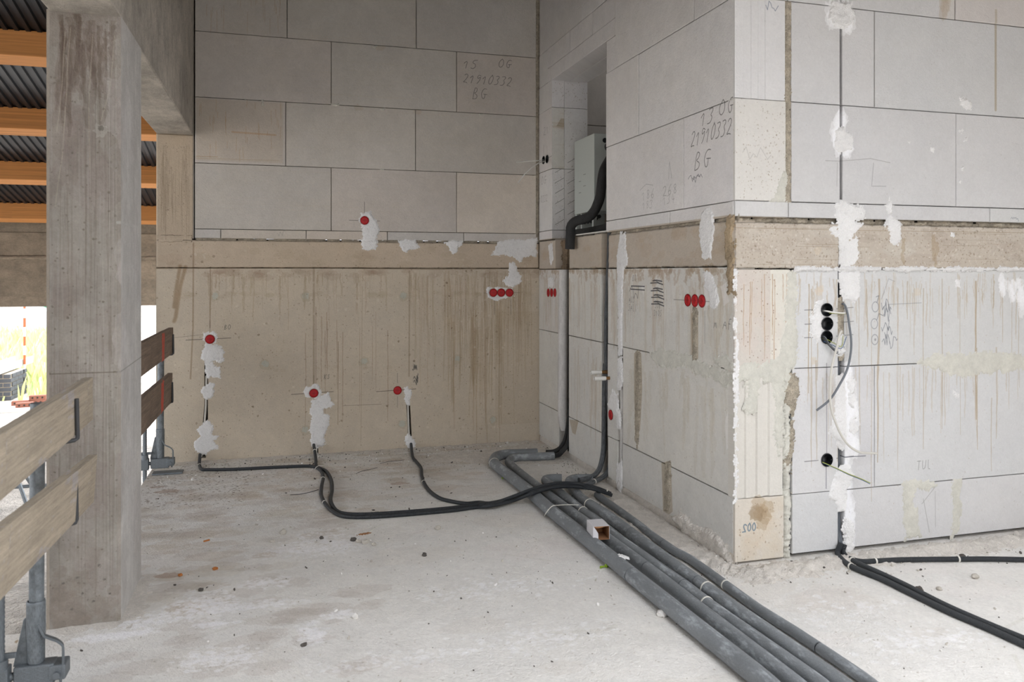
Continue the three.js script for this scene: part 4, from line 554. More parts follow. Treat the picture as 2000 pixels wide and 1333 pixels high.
const concDark = std({ map: rep(concreteTile(132, 120, 104, 1.7), .5, 1.1), bumpMap: rep(roughBump, 1.2, 1.2), bumpScale: .004 });
const shell = (name, label, geos, mat) => parts('masonry', geos.map((g) => metricBox(g)), mat, struct(name, label));
shell('ceiling', 'dark roof deck over the raw room, open above the terrace, outside the picture', [box(7.6, .3, (6.9+(-2.0)), .002).translate(FX + 3.6, 4.6, (-6.9+(-2.0))/2), box(0.6+1.3, .3, 3.0-(-2.0), .002).translate((0.6-1.3)/2, 4.6, (3.0+(-2.0))/2), box(6.5-4.2, .3, 3.0-(-2.0), .002).translate((6.5+4.2)/2, 4.6, (3.0+(-2.0))/2)], std({ color: '#3b3d40', roughness: .7 }));
shell('light_blocking_beam', 'unseen beam added across the room front to darken the upper walls', [box(7.2, 4.5-3.3, .25, .01).translate(FX + 3.4, (4.5+3.3)/2, -2.0 + .12)], concW);  // hanging beam added to keep skylight off the upper walls
shell('wall_right', 'right outer block wall of the room, outside the picture', [box(.3, 4.6, 2.4, .002).translate(5.65, 2.3, -3.4+2.4/2)], concW);
shell('wall_light_block', 'unseen walls added around the open terrace behind the camera to block light', [box(0.6+1.1, 4.6, .3, .002).translate((0.6-1.1)/2, 2.15, 0.8), box(5.8-2.4, 4.6, .3, .002).translate((5.8+2.4)/2, 2.15, 0.8), box(.262, 2.3, 2.6, .002).translate(-.75, 3.62, 1.7), box(4.4, 6.4, .3, .002).translate(-3.1, 2.4, 1.6)], concW);  // unseen walls added to shape the light; the left one shades the joists
shell('wall_shaft', 'block walls of the dark room behind the opening', [box(4.1, 2.46, .2, .004).translate(4.35, 1.526, -6.8), box(4.1, 1.6, .2, .004).translate(4.35, 3.562, -6.8), box(.2, 3.4, 3.2, .002).translate(4.2, 1.3, -5.1)], std({ map: rep(concreteTile(196, 188, 178, .4), .7, .7) }));
// left side: column, edge beam and pier carry the wall above; it is open below
{
  const col = thing('concrete_column', 'tall bare concrete column with chamfered edges at the open edge of the slab', 'column');
  const texCol = paint(0, -.1, 1.6, 2.8, (x) => { // unrolled: stained front, then smooth right face, its extra paleness painted-in light
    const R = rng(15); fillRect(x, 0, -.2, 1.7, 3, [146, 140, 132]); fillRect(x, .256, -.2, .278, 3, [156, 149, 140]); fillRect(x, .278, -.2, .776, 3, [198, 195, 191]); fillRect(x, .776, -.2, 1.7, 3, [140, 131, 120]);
    for (let i = 0; i < 70; i++) blot(x, R, .26 * R(), 2.6 * R(), .03 + .08 * R(), R() < .5 ? [118, 111, 102] : [164, 160, 154], .16, 1.6);
    for (let i = 0; i < 170; i++) drip(x, R, .262 * R(), 2.55 - 1.9 * R(), .15 + .7 * R(), .002 + .005 * R(), R() < .6 ? [112, 104, 95] : [168, 164, 158], .12 + .22 * R());
    for (let i = 0; i < 40; i++) drip(x, R, .05 + .2 * R(), 2.48 - .15 * R(), .1 + .3 * R(), .01 + .02 * R(), [84, 72, 58], .2);
    for (const p of [[[.07, 2.4], [.06, 2.2], [.04, 2.0]], [[.09, 2.42], [.075, 2.15], [.06, 1.9], [.035, 1.7]], [[.17, 2.4], [.155, 2.1], [.16, 1.85]], [[.25, 2.4], [.235, 2.2], [.2, 2.05]]]) for (let k = 0; k + 1 < p.length; k++) { const m = [(p[k][0] + p[k + 1][0]) / 2 + .006 * (R() - .5), (p[k][1] + p[k + 1][1]) / 2]; line(x, [p[k], m, p[k + 1]], .004, [176, 168, 150], .4); }
    blot(x, R, .2, 2.02, .012, [70, 64, 58], .8); blot(x, R, .2, 2.01, .03, [190, 186, 178], .35);
    specks(x, R, 0, 0, .26, 2.5, 300, .004, [96, 88, 78], .6); specks(x, R, .265, 0, .8, 2.5, 260, .003, [160, 156, 150], .6);
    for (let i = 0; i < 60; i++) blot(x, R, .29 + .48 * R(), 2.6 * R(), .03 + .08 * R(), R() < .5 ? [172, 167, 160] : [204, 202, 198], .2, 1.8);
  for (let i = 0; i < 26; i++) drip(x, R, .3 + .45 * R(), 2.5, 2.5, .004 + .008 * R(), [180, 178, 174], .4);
    line(x, [[.0, 1.03], [.262, 1.03]], .005, [96, 88, 80], .6); line(x, [[.262, 1.03], [.8, 1.04]], .005, [150, 146, 140], .8); line(x, [[.262, 1.64], [.8, 1.645]], .012, [196, 195, 192], .6);
    for (let i = 0; i < 30; i++) blot(x, R, .26 * R(), .02 + .25 * R() * R(), .01 + .03 * R(), [126, 118, 108], .3);
  }, { cloud: .1, grain: .05 });
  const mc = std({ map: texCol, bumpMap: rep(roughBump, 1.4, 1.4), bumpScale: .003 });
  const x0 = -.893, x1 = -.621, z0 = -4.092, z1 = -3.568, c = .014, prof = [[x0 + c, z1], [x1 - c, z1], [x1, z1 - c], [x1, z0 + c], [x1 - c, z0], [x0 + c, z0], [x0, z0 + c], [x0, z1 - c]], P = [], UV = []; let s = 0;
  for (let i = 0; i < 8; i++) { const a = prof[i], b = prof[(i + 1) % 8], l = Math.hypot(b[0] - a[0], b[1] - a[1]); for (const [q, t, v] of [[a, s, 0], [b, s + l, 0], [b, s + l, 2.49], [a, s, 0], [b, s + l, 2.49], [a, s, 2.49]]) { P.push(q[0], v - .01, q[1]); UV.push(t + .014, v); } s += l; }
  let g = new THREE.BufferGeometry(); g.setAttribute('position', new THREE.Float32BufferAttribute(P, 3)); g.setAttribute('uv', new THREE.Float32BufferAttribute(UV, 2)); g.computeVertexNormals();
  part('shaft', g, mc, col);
  const splash = std({ color: '#77716a' });
  for (const [x, h] of [[-.83, .3], [-.8, .12], [-.76, .22], [-.72, .16], [-.68, .3], [-.66, .2], [-.78, .33], [-.7, .4]]) { part('concrete_splash', pebble(.005, (x * -1e3) | 0, .8).translate(x, h * .6, z1 + .001), splash, col); }
  const bm = thing('edge_beam', 'concrete edge beam running from the column back to the pier', 'beam');
  const R = rng(3);
  const mb = std({ map: rep(concreteTile(172, 165, 155, 1.6), .5, .7), bumpMap: rep(roughBump, 1.2, 1.2), bumpScale: .004 });
  part('beam_body', metricBox(box(.262, 2.3, 7.1, .01)).translate(-.751, 3.62, -3.15), mb, bm);
}
{ // lean-to roof over the yard at the left: joists across, trapezoidal sheets on top
  const slope = Math.atan(.2126), hAt = (z) => 3.028 + (z + 6.776) * .2126;
  const roofZ = [-11.25, -9.712, -8.244, -6.776];
  roofZ.forEach((z, i) => {
    const o = thing('roof_joist', ['farthest timber joist below the dark roof sheets, next to the grey wall beam', 'second-farthest timber joist under the dark roof sheets', 'third-farthest timber joist under the dark roof sheets', 'nearest timber joist under the roof sheets, at the top left beside the column'][i], 'joist', 'glued timber joists of the yard roof');
    o.position.set(-4.85, hAt(z) + .11, z - .09); o.rotation.x = -slope;
    part('timber', metricBox(box(7.7, .21, .18, .006)), M.timber, o);
  });
  const pitch = .0765, nx = 102, prof = [], P = [], idx = [];
  for (let i = 0; i < nx; i++) for (const [a, b] of [[0, 0], [.014, .0], [.022, .02], [.05, .02], [.06, 0]]) prof.push([-8.7 + i * pitch + a, b]);
  const o = thing('roof_sheets', 'dark anthracite trapezoidal metal roof sheets above the timber joists', 'roof sheeting');
  const N = 2, z0 = 1.2, z1 = -12.2; for (let j = 0; j <= N; j++) { const z = z0 + (z1 - z0) * j / N; for (const [x, y] of prof) P.push(x, hAt(z) + .225 + y, z); }
  for (let j = 0; j < N; j++) for (let i = 0; i + 1 < prof.length; i++) { const a = j * prof.length + i; idx.push(a, a + 1, a + prof.length, a + 1, a + prof.length + 1, a + prof.length); }
  let g = new THREE.BufferGeometry(); g.setAttribute('position', new THREE.Float32BufferAttribute(P, 3)); g.setIndex(idx); g = g.toNonIndexed(); g.computeVertexNormals(); g.setAttribute('uv', new THREE.Float32BufferAttribute(new Float32Array(g.attributes.position.count * 2), 2));
  part('sheet', g, M.sheet, o); M.sheet.side = THREE.DoubleSide;
  const b = thing('lintel_beam', 'wide weathered concrete beam across the far end of the covered yard', 'beam');
  parts('beam_body', [metricBox(box(11, .64, .3, .01)).translate(-6, 1.31, -11.85), metricBox(box(11, .34, .3, .012)).translate(-6, 1.79, -11.846), metricBox(box(11, .16, .28, .006)).translate(-6, 2.01, -11.85)], concDark, b);
  part('rough_joint', roughFace(-9, -.9, 1.6, 1.66, -11.8, -11.69, .02, .03, 7, .02), concDark, b);
  const f = struct('wall_yard', 'far concrete wall left of the yard, closing the roof end outside the picture'); part('masonry', metricBox(box(.3, 3.2, .4, .01)).translate(-11.3, .8, -11.85), concDark, f);
}
{ // ground outside: sand, pale foil beside the slab, grass further off
  const G = -.75, soil = struct('ground', 'sandy building ground outside, lying lower than the floor slab');
  const ms = std({ map: rep(tint((x, y) => { const k = 1 + .5 * (sample(N2, x, y) - .5) + .4 * (sample(N1, x, y) - .5); return [200 * k, 193 * k, 184 * k]; }), .25, .25), bumpMap: rep(roughBump, .6, .6), bumpScale: .03 });
  const g = new THREE.PlaneGeometry(160, 160, 1, 1).rotateX(-Math.PI / 2).translate(0, G, -20); for (let i = 0; i < 4; i++) g.attributes.uv.setXY(i, g.attributes.position.getX(i), g.attributes.position.getZ(i)); part('soil', g, ms, soil);
  const foil = thing('foil_sheet', 'crumpled pale foil lying on the sand beside the slab edge', 'foil');
  const fg = new THREE.PlaneGeometry(2.4, 3.4, 70, 90).rotateX(-Math.PI / 2), p = fg.attributes.position; for (let i = 0; i < p.count; i++) { const x = p.getX(i), z = p.getZ(i); p.setY(i, .02 + .09 * Math.abs(sample(N1, x * .3, z * .3) - .5) + .06 * sample(N2, x * .2, z * .2)); } fg.computeVertexNormals(); fg.translate(-2.25, G, -3.6);
  part('foil', fg, std({ map: rep(tint((x, y) => { const s = smooth(.56, .68, sample(N2, x * .7, y * .7)), k = 1 + .2 * (sample(N3, x, y) - .5); return [(226 - 60 * s) * k, (222 - 78 * s) * k, (214 - 100 * s) * k]; }), 2, 2), roughness: .6 }), foil);
  const grass = thing('meadow_grass', 'bright green grass growing in the yard beyond the brick wall', 'grass'); grass.userData.kind = 'stuff';
  const blade = new THREE.BufferGeometry(); blade.setAttribute('position', new THREE.Float32BufferAttribute([-.012, 0, 0, .012, 0, 0, .006, .2, .03, -.012, 0, 0, .006, .2, .03, .0, .34, .1], 3)); blade.setAttribute('uv', new THREE.Float32BufferAttribute(new Float32Array(12), 2)); blade.computeVertexNormals();
  const n = 9000, im = new THREE.InstancedMesh(blade, std({ color: '#d3dc9c', side: THREE.DoubleSide }), n), R = rng(77), m = new THREE.Matrix4(), q = new THREE.Quaternion(), cc = new THREE.Color();
  for (let i = 0; i < n; i++) { const z = -15.2 - 16 * R(), x = -13.5 + 11 * R() + (z + 15) * .28; q.setFromEuler(new THREE.Euler((R() - .5) * .6, R() * 6.3, 0)); const s = .6 + R(); m.compose(new THREE.Vector3(x, G, z), q, new THREE.Vector3(s * 1.8, s, s)); im.setMatrixAt(i, m); im.setColorAt(i, cc.setRGB(.75 + .25 * R(), .8 + .2 * R(), .7 + .3 * R())); }
  im.name = 'blades'; im.castShadow = im.receiveShadow = true; grass.add(im);
}

// ---------------------------------------------------------------- things on and in the walls
redCover('A', ...A1[0], 'red round socket cover set in a white rear wall block above the concrete', 'red socket covers');
redCover('A', ...A1[1], 'red socket cover at far left of the concrete wall, in a plaster ring', 'red socket covers');
redCover('A', ...A1[2], 'red socket cover low on the rear concrete wall above the longest plaster strip', 'red socket covers');
redCover('A', ...A1[3], 'red socket cover low on the rear concrete wall beside the open slot', 'red socket covers');
redCover('A', ...A1[4], 'left red cover of the row of three on the rear concrete wall', 'red socket covers');
redCover('A', ...A1[5], 'middle red cover of the row of three on the rear concrete wall', 'red socket covers');
redCover('A', ...A1[6], 'right red cover of the row of three on the rear concrete wall', 'red socket covers');
redCover('B', ...B1[0], 'left red cover of the row of three beside the grey riser pipe', 'red socket covers');
redCover('B', ...B1[1], 'middle red cover of the row of three beside the grey riser pipe', 'red socket covers');
redCover('B', ...B1[2], 'right red cover of the row of three beside the grey riser pipe', 'red socket covers');
redCover('B', ...B1[3], 'single red socket cover low on the side wall beside the plastered chase', 'red socket covers');
redCover('B', ...B1[4], 'left red cover of the large row of three near the wall corner', 'red socket covers');
redCover('B', ...B1[5], 'middle red cover of the large row of three near the wall corner', 'red socket covers');
redCover('B', ...B1[6], 'right red cover of the large row of three near the wall corner', 'red socket covers');
openBox('B', ...B1[7], 'left black open box with loose wires beside the tall opening', 'black socket boxes');
openBox('B', ...B1[8], 'right black open box with a loose wire beside the tall opening', 'black socket boxes');
openBox('C', ...C1[0], 'topmost of the three stacked black open socket boxes on the front wall', 'black socket boxes');
openBox('C', ...C1[1], 'middle of the three stacked black open socket boxes on the front wall', 'black socket boxes');
openBox('C', ...C1[2], 'lowest of the three stacked black open boxes, with bent wires hanging out', 'black socket boxes');
openBox('C', ...C1[3], 'single black open socket box low on the front wall with a green-yellow wire', 'black socket boxes');
function cable(name, label, pts, r, mat, { category = 'cable', group, rad = 8, step = .012, ends } = {}) { const o = thing(name, label, category, group); part('sheath', tube(pts, r, { rad, step }), mat, o); if (ends) for (const [i, m] of ends) { const a = V(pts[i === 0 ? 1 : pts.length - 2]), b = V(pts[i === 0 ? 0 : pts.length - 1]), d = b.clone().sub(a).normalize(); part('wire_end', bar(b.toArray(), b.clone().addScaledVector(d, .02).toArray(), r * .45, 6), m, o); } return o; }
const bPt = (p, z) => onB(p[0], p[1], z), cPt = (p, z) => onC(p[0], p[1], z);
{ // loose wires in front of the rear corner box: they stick out into the room
  const w = [[0.135,2.371],[0.215,2.365],[0.175,2.353]];
  cable('wire', 'upper thin white wire sticking out of the black box by the opening', [bPt(w[0], -.03), bPt(w[0], .02), [[1.915,2.293,-5.848]][0], [[1.824,2.282,-5.822]][0], [[1.727,2.266,-5.798]][0]], .0042, M.whitePlastic, { group: 'loose wires by the opening' });
  cable('wire', 'lower thin white wire drooping from the black box by the opening', [bPt(w[1], -.03), bPt(w[2], .02), [[1.9,2.263,-5.8]][0], [[1.794,2.191,-5.727]][0], [[1.713,2.101,-5.698]][0]], .0042, M.whitePlastic, { group: 'loose wires by the opening' });
}
{ // front wall cables
  const g = [[0.625,1.264],[0.637,1.22],[0.642,1.146],[0.643,1.081],[0.631,1.016],[0.606,0.939],[0.56,0.863],[0.508,0.792],[0.435,0.741]];
  cable('cable', 'dark grey cable curving down to the left across the front wall', [[XB + g[0][0], g[0][1], ZC - .025], ...g.map((p, i) => cPt(p, [.012, .02, .03, .04, .05, .055, .055, .05, .045][i]))], .0055, M.cableGrey);
  const w = [[0.606,1.09],[0.6,1.121],[0.588,1.132],[0.569,1.114],[0.551,1.057],[0.526,0.98],[0.508,0.903],[0.502,0.813],[0.508,0.748],[0.532,0.682],[0.569,0.616],[0.612,0.564],[0.662,0.529],[0.705,0.514],[0.79,0.506]];
  cable('cable', 'white cable looping from the lowest black box down across the chase', [[XB + w[0][0], w[0][1], ZC - .02], ...w.slice(1).map((p, i) => cPt(p, [.02, .035, .045, .05, .05, .055, .06, .06, .06, .055, .05, .045, .045, .05][i]))], .0058, M.cableWhite);
  const t = [[0.52,1.232],[0.551,1.226],[0.606,1.221],[0.643,1.221]];
  cable('wire', 'pale wire running from the topmost black box to the chase', [cPt(t[0], -.02), cPt(t[0], .008), cPt(t[1], .014), cPt(t[2], .016), cPt(t[3], .008)], .0042, M.whitePlastic, { group: 'wires of the front wall boxes' });
  cable('wire', 'green-yellow wire beside the pale wire at the topmost black box', [cPt([[0.539,1.221]][0], .006), cPt([[0.606,1.217]][0], .012), cPt([[0.643,1.218]][0], .012)], .0018, M.yellowGreen, { group: 'wires of the front wall boxes' });
  [[M.yellowGreen, 1642, 660, 640], [M.blue, 1648, 664, 655], [M.darkSteel, 1634, 690, 0]].forEach(([m, x, y, k], i) => {
    const a = [[0.517,1.092],[0.511,1.077],[0.505,1.087]][i], b = [[0.606,1.053],[0.606,1.043],[0.581,1.015]][i], c2 = [[0.611,1.108],[0.631,1.102],[0.588,1.012]][i];
    cable('wire', ['green-yellow wire bent up beside the lowest black box', 'blue wire bent up beside the lowest black box', 'dark wire hanging down-right from the lowest black box'][i], [cPt(a, -.02), cPt(a, .008), cPt([(a[0] + b[0]) / 2, (a[1] + b[1]) / 2 - .004], .018), cPt(b, .016), cPt(c2, .02)], .0017, m, { group: 'wires of the front wall boxes' });
  });
  [[.0, 0], [.006, .004]].forEach(([du, dv], i) => { const [a, b, c2, d] = [[0.505,1.097],[0.52,1.066],[0.551,1.037],[0.575,1.018]]; cable('wire', ['upper grey wire hanging out of the lowest black box', 'lower grey wire hanging out of the lowest black box'][i], [cPt([a[0] + du, a[1] + dv], -.02), cPt([a[0] + du, a[1] + dv], .01), cPt([b[0] + du, b[1] + dv], .02), cPt([c2[0] + du, c2[1] + dv], .022), cPt([d[0] + du, d[1] + dv], .018)], .0028, i ? M.cableGrey : M.darkSteel, { group: 'wires of the front wall boxes' }); });
  const s = [[0.499,0.47],[0.56,0.442],[0.621,0.412],[0.684,0.387],[0.737,0.362]];
  cable('wire', 'green-yellow wire sticking out of the single low black box', [cPt(s[0], -.03), ...s.map((p, i) => cPt(p, [.0, .03, .05, .06, .065][i]))], .002, M.yellowGreen, { group: 'wires of the single box' });
  cable('wire', 'blue wire sticking out of the single low black box', [cPt([s[0][0] + .004, s[0][1] - .004], -.03), ...s.map((p, i) => cPt([p[0] + .002, p[1] - .003 - i * .0006], [.0, .028, .047, .057, .06][i]))], .0018, M.blue, { group: 'wires of the single box' });
  // cables lying in the chase, seen between the plaster patches
  [-.0085, 0, .0085].forEach((d, i) => cable('chase_cable', ['left grey cable lying in the front wall chase', 'middle grey cable lying in the front wall chase', 'right grey cable lying in the front wall chase'][i], [[XB + .615 + d, .04, ZC - .004], [XB + .615 + d, .2, ZC - .026], [XB + .616 + d, .6, ZC - .028], [XB + .615 + d * .8, 1.2, ZC - .03], [XB + .615 + d * .6, 1.66, ZC - .034]], .0042, M.cableGrey, { group: 'cables in the front wall chase' }));
  cable('chase_cable', 'dark cable in the narrow upper chase of the front wall', [[XB + .612, 1.6, ZC - .03], [XB + .614, 2.2, ZC - .03], [XB + .615, 3.4, ZC - .03]], .005, M.blackPlastic);
}
{ // rear wall slot cables
  const a = [[-0.53,0.643],[-0.534,0.429],[-0.544,0.274],[-0.555,0.08],[-0.57,0.031]], b = [[1.007,0.358],[1.012,0.191],[1.02,0.032],[1.024,-0.03]], c2 = [[0.287,0.076],[0.283,-0.024]];
  cable('chase_cable', 'light cable showing in the leftmost slot of the rear concrete wall', a.map((p, i) => onA(p[0], p[1], i < 4 ? -.008 : .0)), .008, M.cableWhite);
  cable('chase_cable', 'light cable showing in the slot right of the third low socket', b.map((p, i) => onA(p[0], p[1], i < 2 ? -.006 : i < 3 ? -.006 : .0)), .008, M.cableWhite);
  cable('chase_cable', 'short light cable below the longest plaster strip on the rear wall', c2.map((p, i) => onA(p[0], p[1] + (i ? .02 : 0), i ? .002 : -.01)), .005, M.cableWhite);
}
// ---------------------------------------------------------------- pipes
function tieRing(c, t, r, w = .005) { return aligned(new THREE.LatheGeometry([[r, -w / 2], [r + .0022, -w / 2], [r + .0022, w / 2], [r, w / 2]].map(([a, b]) => new THREE.Vector2(a, b)), 24), c.getPointAt(t), c.getTangentAt(t)); }
function pipe(name, label, pts, r, { joints = [], ties = [], mat = M.foam, group, sag = 0, seed = 1, category = 'pipe' } = {}) {
  const o = thing(name, label, category, group), c = curveOf(pts, .35), len = c.getLength(), cut = [0, ...joints, 1], gap = .004 / len;
  for (let i = 0; i + 1 < cut.length; i++) {
    const a = cut[i] + (i ? gap : 0), b = cut[i + 1] - (i + 2 < cut.length ? gap : 0), n = Math.max(4, Math.ceil((b - a) * len / .06)), q = []; for (let k = 0; k <= n; k++) q.push(c.getPointAt(a + (b - a) * k / n));
    const g = tube(curveOf(q), r, { step: .02, rad: 22 }), uv = g.attributes.uv; for (let k = 0; k < uv.count; k++) uv.setXY(k, uv.getX(k) + seed * .37 + i * .61, uv.getY(k) + seed * .23 + i * .17);
    part('insulation_sleeve', g, mat, o);
  }
  if (joints.length) part('inner_pipe', tube(c, r * .86, { step: .05, rad: 14 }), M.blackPlastic, o);
  for (const t of ties) part('cable_tie', tieRing(c, t, r + .0004, .007), M.tie, o, 'off-white cable tie');
  return o;
}
const P1 = [[1.558,0.038,-2.138],[1.577,0.038,-2.35],[1.569,0.038,-2.678],[1.552,0.038,-3.319],[1.546,0.038,-3.611],[1.524,0.038,-4.36],[1.524,0.038,-4.822],[1.511,0.038,-5.293],[1.503,0.038,-5.508]].concat([[1.511,0.038,-5.652],[1.572,0.038,-5.804],[1.652,0.038,-5.86],[1.751,0.038,-5.849],[1.906,0.038,-5.831]]);
pipe('heating_pipe', 'leftmost and thickest grey insulated pipe, lying at the front of the floor bundle', P1, .0372, { joints: [.3], ties: [.86], group: 'insulated pipes on the floor', seed: 1 });
const P2 = [[1.667,0.03,-2.12],[1.679,0.03,-2.335],[1.67,0.03,-2.957],[1.668,0.03,-3.283],[1.662,0.03,-3.555],[1.652,0.03,-3.845],[1.641,0.03,-4.188],[1.63,0.03,-4.446],[1.623,0.03,-4.661],[1.618,0.03,-4.908],[1.611,0.03,-5.222],[1.613,0.03,-5.477]].concat([[1.623,0.034,-5.634],[1.677,0.034,-5.737],[1.741,0.034,-5.762],[1.861,0.034,-5.744],[2.007,0.034,-5.728]]);
pipe('heating_pipe', 'second grey insulated pipe of the floor bundle, beside the thickest one', P2, .0305, { joints: [.33, .62, .8], group: 'insulated pipes on the floor', seed: 2 });
const P3 = [[1.736,0.03,-2.1],[1.755,0.03,-2.313],[1.729,0.03,-2.927],[1.73,0.03,-3.161],[1.72,0.03,-3.398],[1.711,0.03,-3.66],[1.705,0.03,-3.821],[1.71,0.03,-4.198],[1.702,0.03,-4.32],[1.708,0.03,-4.714],[1.713,0.03,-4.958]].concat([[1.711,0.032,-5.059],[1.743,0.032,-5.112],[1.782,0.032,-5.107],[1.839,0.032,-5.091]]);
pipe('heating_pipe', 'third grey insulated pipe of the floor bundle, under the cardboard sleeve', P3, .0292, { joints: [.35], ties: [.285, .72], group: 'insulated pipes on the floor', seed: 3 });
const P4 = [[1.798,0.032,-2.078],[1.824,0.032,-2.289],[1.811,0.032,-2.852],[1.81,0.032,-2.995],[1.807,0.032,-3.163],[1.804,0.032,-3.43],[1.804,0.032,-3.778],[1.807,0.032,-3.966],[1.808,0.032,-4.242],[1.793,0.032,-4.446],[1.792,0.032,-4.634],[1.832,0.032,-4.876]].concat([[1.856,0.032,-4.989],[1.896,0.032,-5.046],[1.944,0.032,-5.046],[2.036,0.032,-5.026]]);
pipe('heating_pipe', 'fourth grey insulated pipe of the floor bundle, with a tie beside the black joint', P4, .0312, { joints: [.36, .585], ties: [.335, .765], group: 'insulated pipes on the floor', seed: 4 });
const P5 = [[1.901,0.022,-2.066],[1.938,0.022,-2.276],[1.933,0.022,-2.652],[1.919,0.022,-2.918],[1.929,0.022,-3.293],[1.93,0.022,-3.511],[1.913,0.022,-3.625],[1.911,0.022,-3.871],[1.92,0.022,-4.02],[1.926,0.022,-4.335],[1.927,0.022,-4.579],[1.929,0.022,-4.685]];
pipe('heating_pipe', 'thin grey insulated pipe lying apart on the right side of the floor bundle', P5, .0213, { joints: [.18, .64], ties: [.42], group: 'insulated pipes on the floor', seed: 5 });
{ // the bare risers of the first chase: two black pipes beside a grey one
  const e1 = [[2.007,0.034,-5.728],[2.069,0.034,-5.763]], e2 = [[1.911,0.034,-5.846],[2.108,0.034,-5.918]];
  const up = (x, y) => [[2.15,0.165,-5.835],[2.15,0.366,-5.823],[2.15,0.765,-5.812],[2.15,1.321,-5.789],[2.15,1.558,-5.767]][y];
  pipe('riser_pipe', 'black bare pipe bending up from the second floor pipe into the first chase', [e1[0], e1[1], [2.06, .045, -5.74], [2.13, .12, -5.75], [2.16, .3, -5.762], [2.19, .75, -5.8], [2.2, 1.2, -5.81], [2.2, 1.7, -5.82]], .0185, { mat: M.foamDark, group: 'risers in the first chase', category: 'pipe' });
  pipe('riser_pipe', 'black bare pipe close beside the grey foam riser in the first chase', [[1.98, .042, -5.83], [2.07, .05, -5.825], [2.135, .13, -5.825], [2.165, .3, -5.825], [2.21, .75, -5.85], [2.215, 1.2, -5.85], [2.215, 1.7, -5.85]], .0175, { mat: M.foamDark, group: 'risers in the first chase', category: 'pipe' });
  pipe('riser_pipe', 'pale grey foam pipe standing in the first chase of the side wall', [[2.165, .2, -5.9], [2.143, .27, -5.897], [2.138, .5, -5.888], [2.138, 1.0, -5.878], [2.14, 1.452, -5.868]], .041, { mat: M.foamGrey, category: 'pipe' });
  // second chase: dusty wrapped pipes to the two capped outlets
  pipe('riser_pipe', 'silvery wrapped pipe running down from the beam to the lower white outlet', [[2.17, 1.72, -5.04], [2.165, 1.5, -5.045], [2.15, 1.2, -5.045], [2.148, .9, -5.05], [2.15, .76, -5.043]], .0165, { mat: M.wrap, group: 'risers in the second chase', category: 'pipe' });
  pipe('riser_pipe', 'dark wrapped pipe curving down from the upper outlet to the floor bundle', [[2.155, .8, -5.082], [2.15, .6, -5.085], [2.148, .35, -5.085], [2.14, .2, -5.08], [2.1, .09, -5.05], [2.03, .045, -5.02], [1.93, .035, -5.0]], .0175, { mat: M.wrap, group: 'risers in the second chase', category: 'pipe' });
  pipe('riser_pipe', 'grey wrapped pipe running down beside the curved one into the chase bottom', [[2.15, .75, -5.04], [2.16, .6, -5.038], [2.168, .3, -5.03], [2.165, .12, -5.02], [2.12, .055, -5.0], [2.0, .035, -4.93], [1.9, .03, -4.86]], .0165, { mat: M.wrap, ties: [.86], group: 'risers in the second chase', category: 'pipe' });
  const cap = (label, p, len) => { const o = thing('pipe_plug', label, 'pipe plug', 'white outlet plugs'); const [u, v] = p; o.position.set(XB, v, ZA + u); part('plug_body', [new THREE.LatheGeometry([[.0, -.001], [.0135, 0], [.0145, .002], [.0145, len], [.013, len], [.0105, len - .004], [.0105, len - .02], [0, len - .02]].map(([a, b]) => new THREE.Vector2(a, b)), 22).rotateZ(Math.PI / 2).translate(-.028, 0, 0)], M.whitePlastic, o); part('brass_fitting', new THREE.CylinderGeometry(.011, .013, .05, 12).rotateZ(Math.PI / 2).translate(-.008, 0, 0), M.brass, o, 'brown brass fitting behind the plug'); };
  cap('upper white plug on the outlet pipes of the side wall', [[1.433,0.751]][0], .078); cap('lower white plug on the outlet pipes of the side wall', [[1.508,0.719]][0], .082);
  // third chase: pale conduit, smeared with plaster
  pipe('riser_pipe', 'pale plastic conduit standing in the plastered third chase', [[2.13, .03, -4.79], [2.15, .12, -4.785], [2.153, .4, -4.782], [2.155, .75, -4.785]], .0205, { mat: M.foamGrey, category: 'pipe' });
  cable('riser_cable', 'dark cable beside the pale conduit in the third chase', [[2.16, .1, -4.762], [2.165, .5, -4.76], [2.168, .95, -4.762]], .008, M.cableGrey);
}
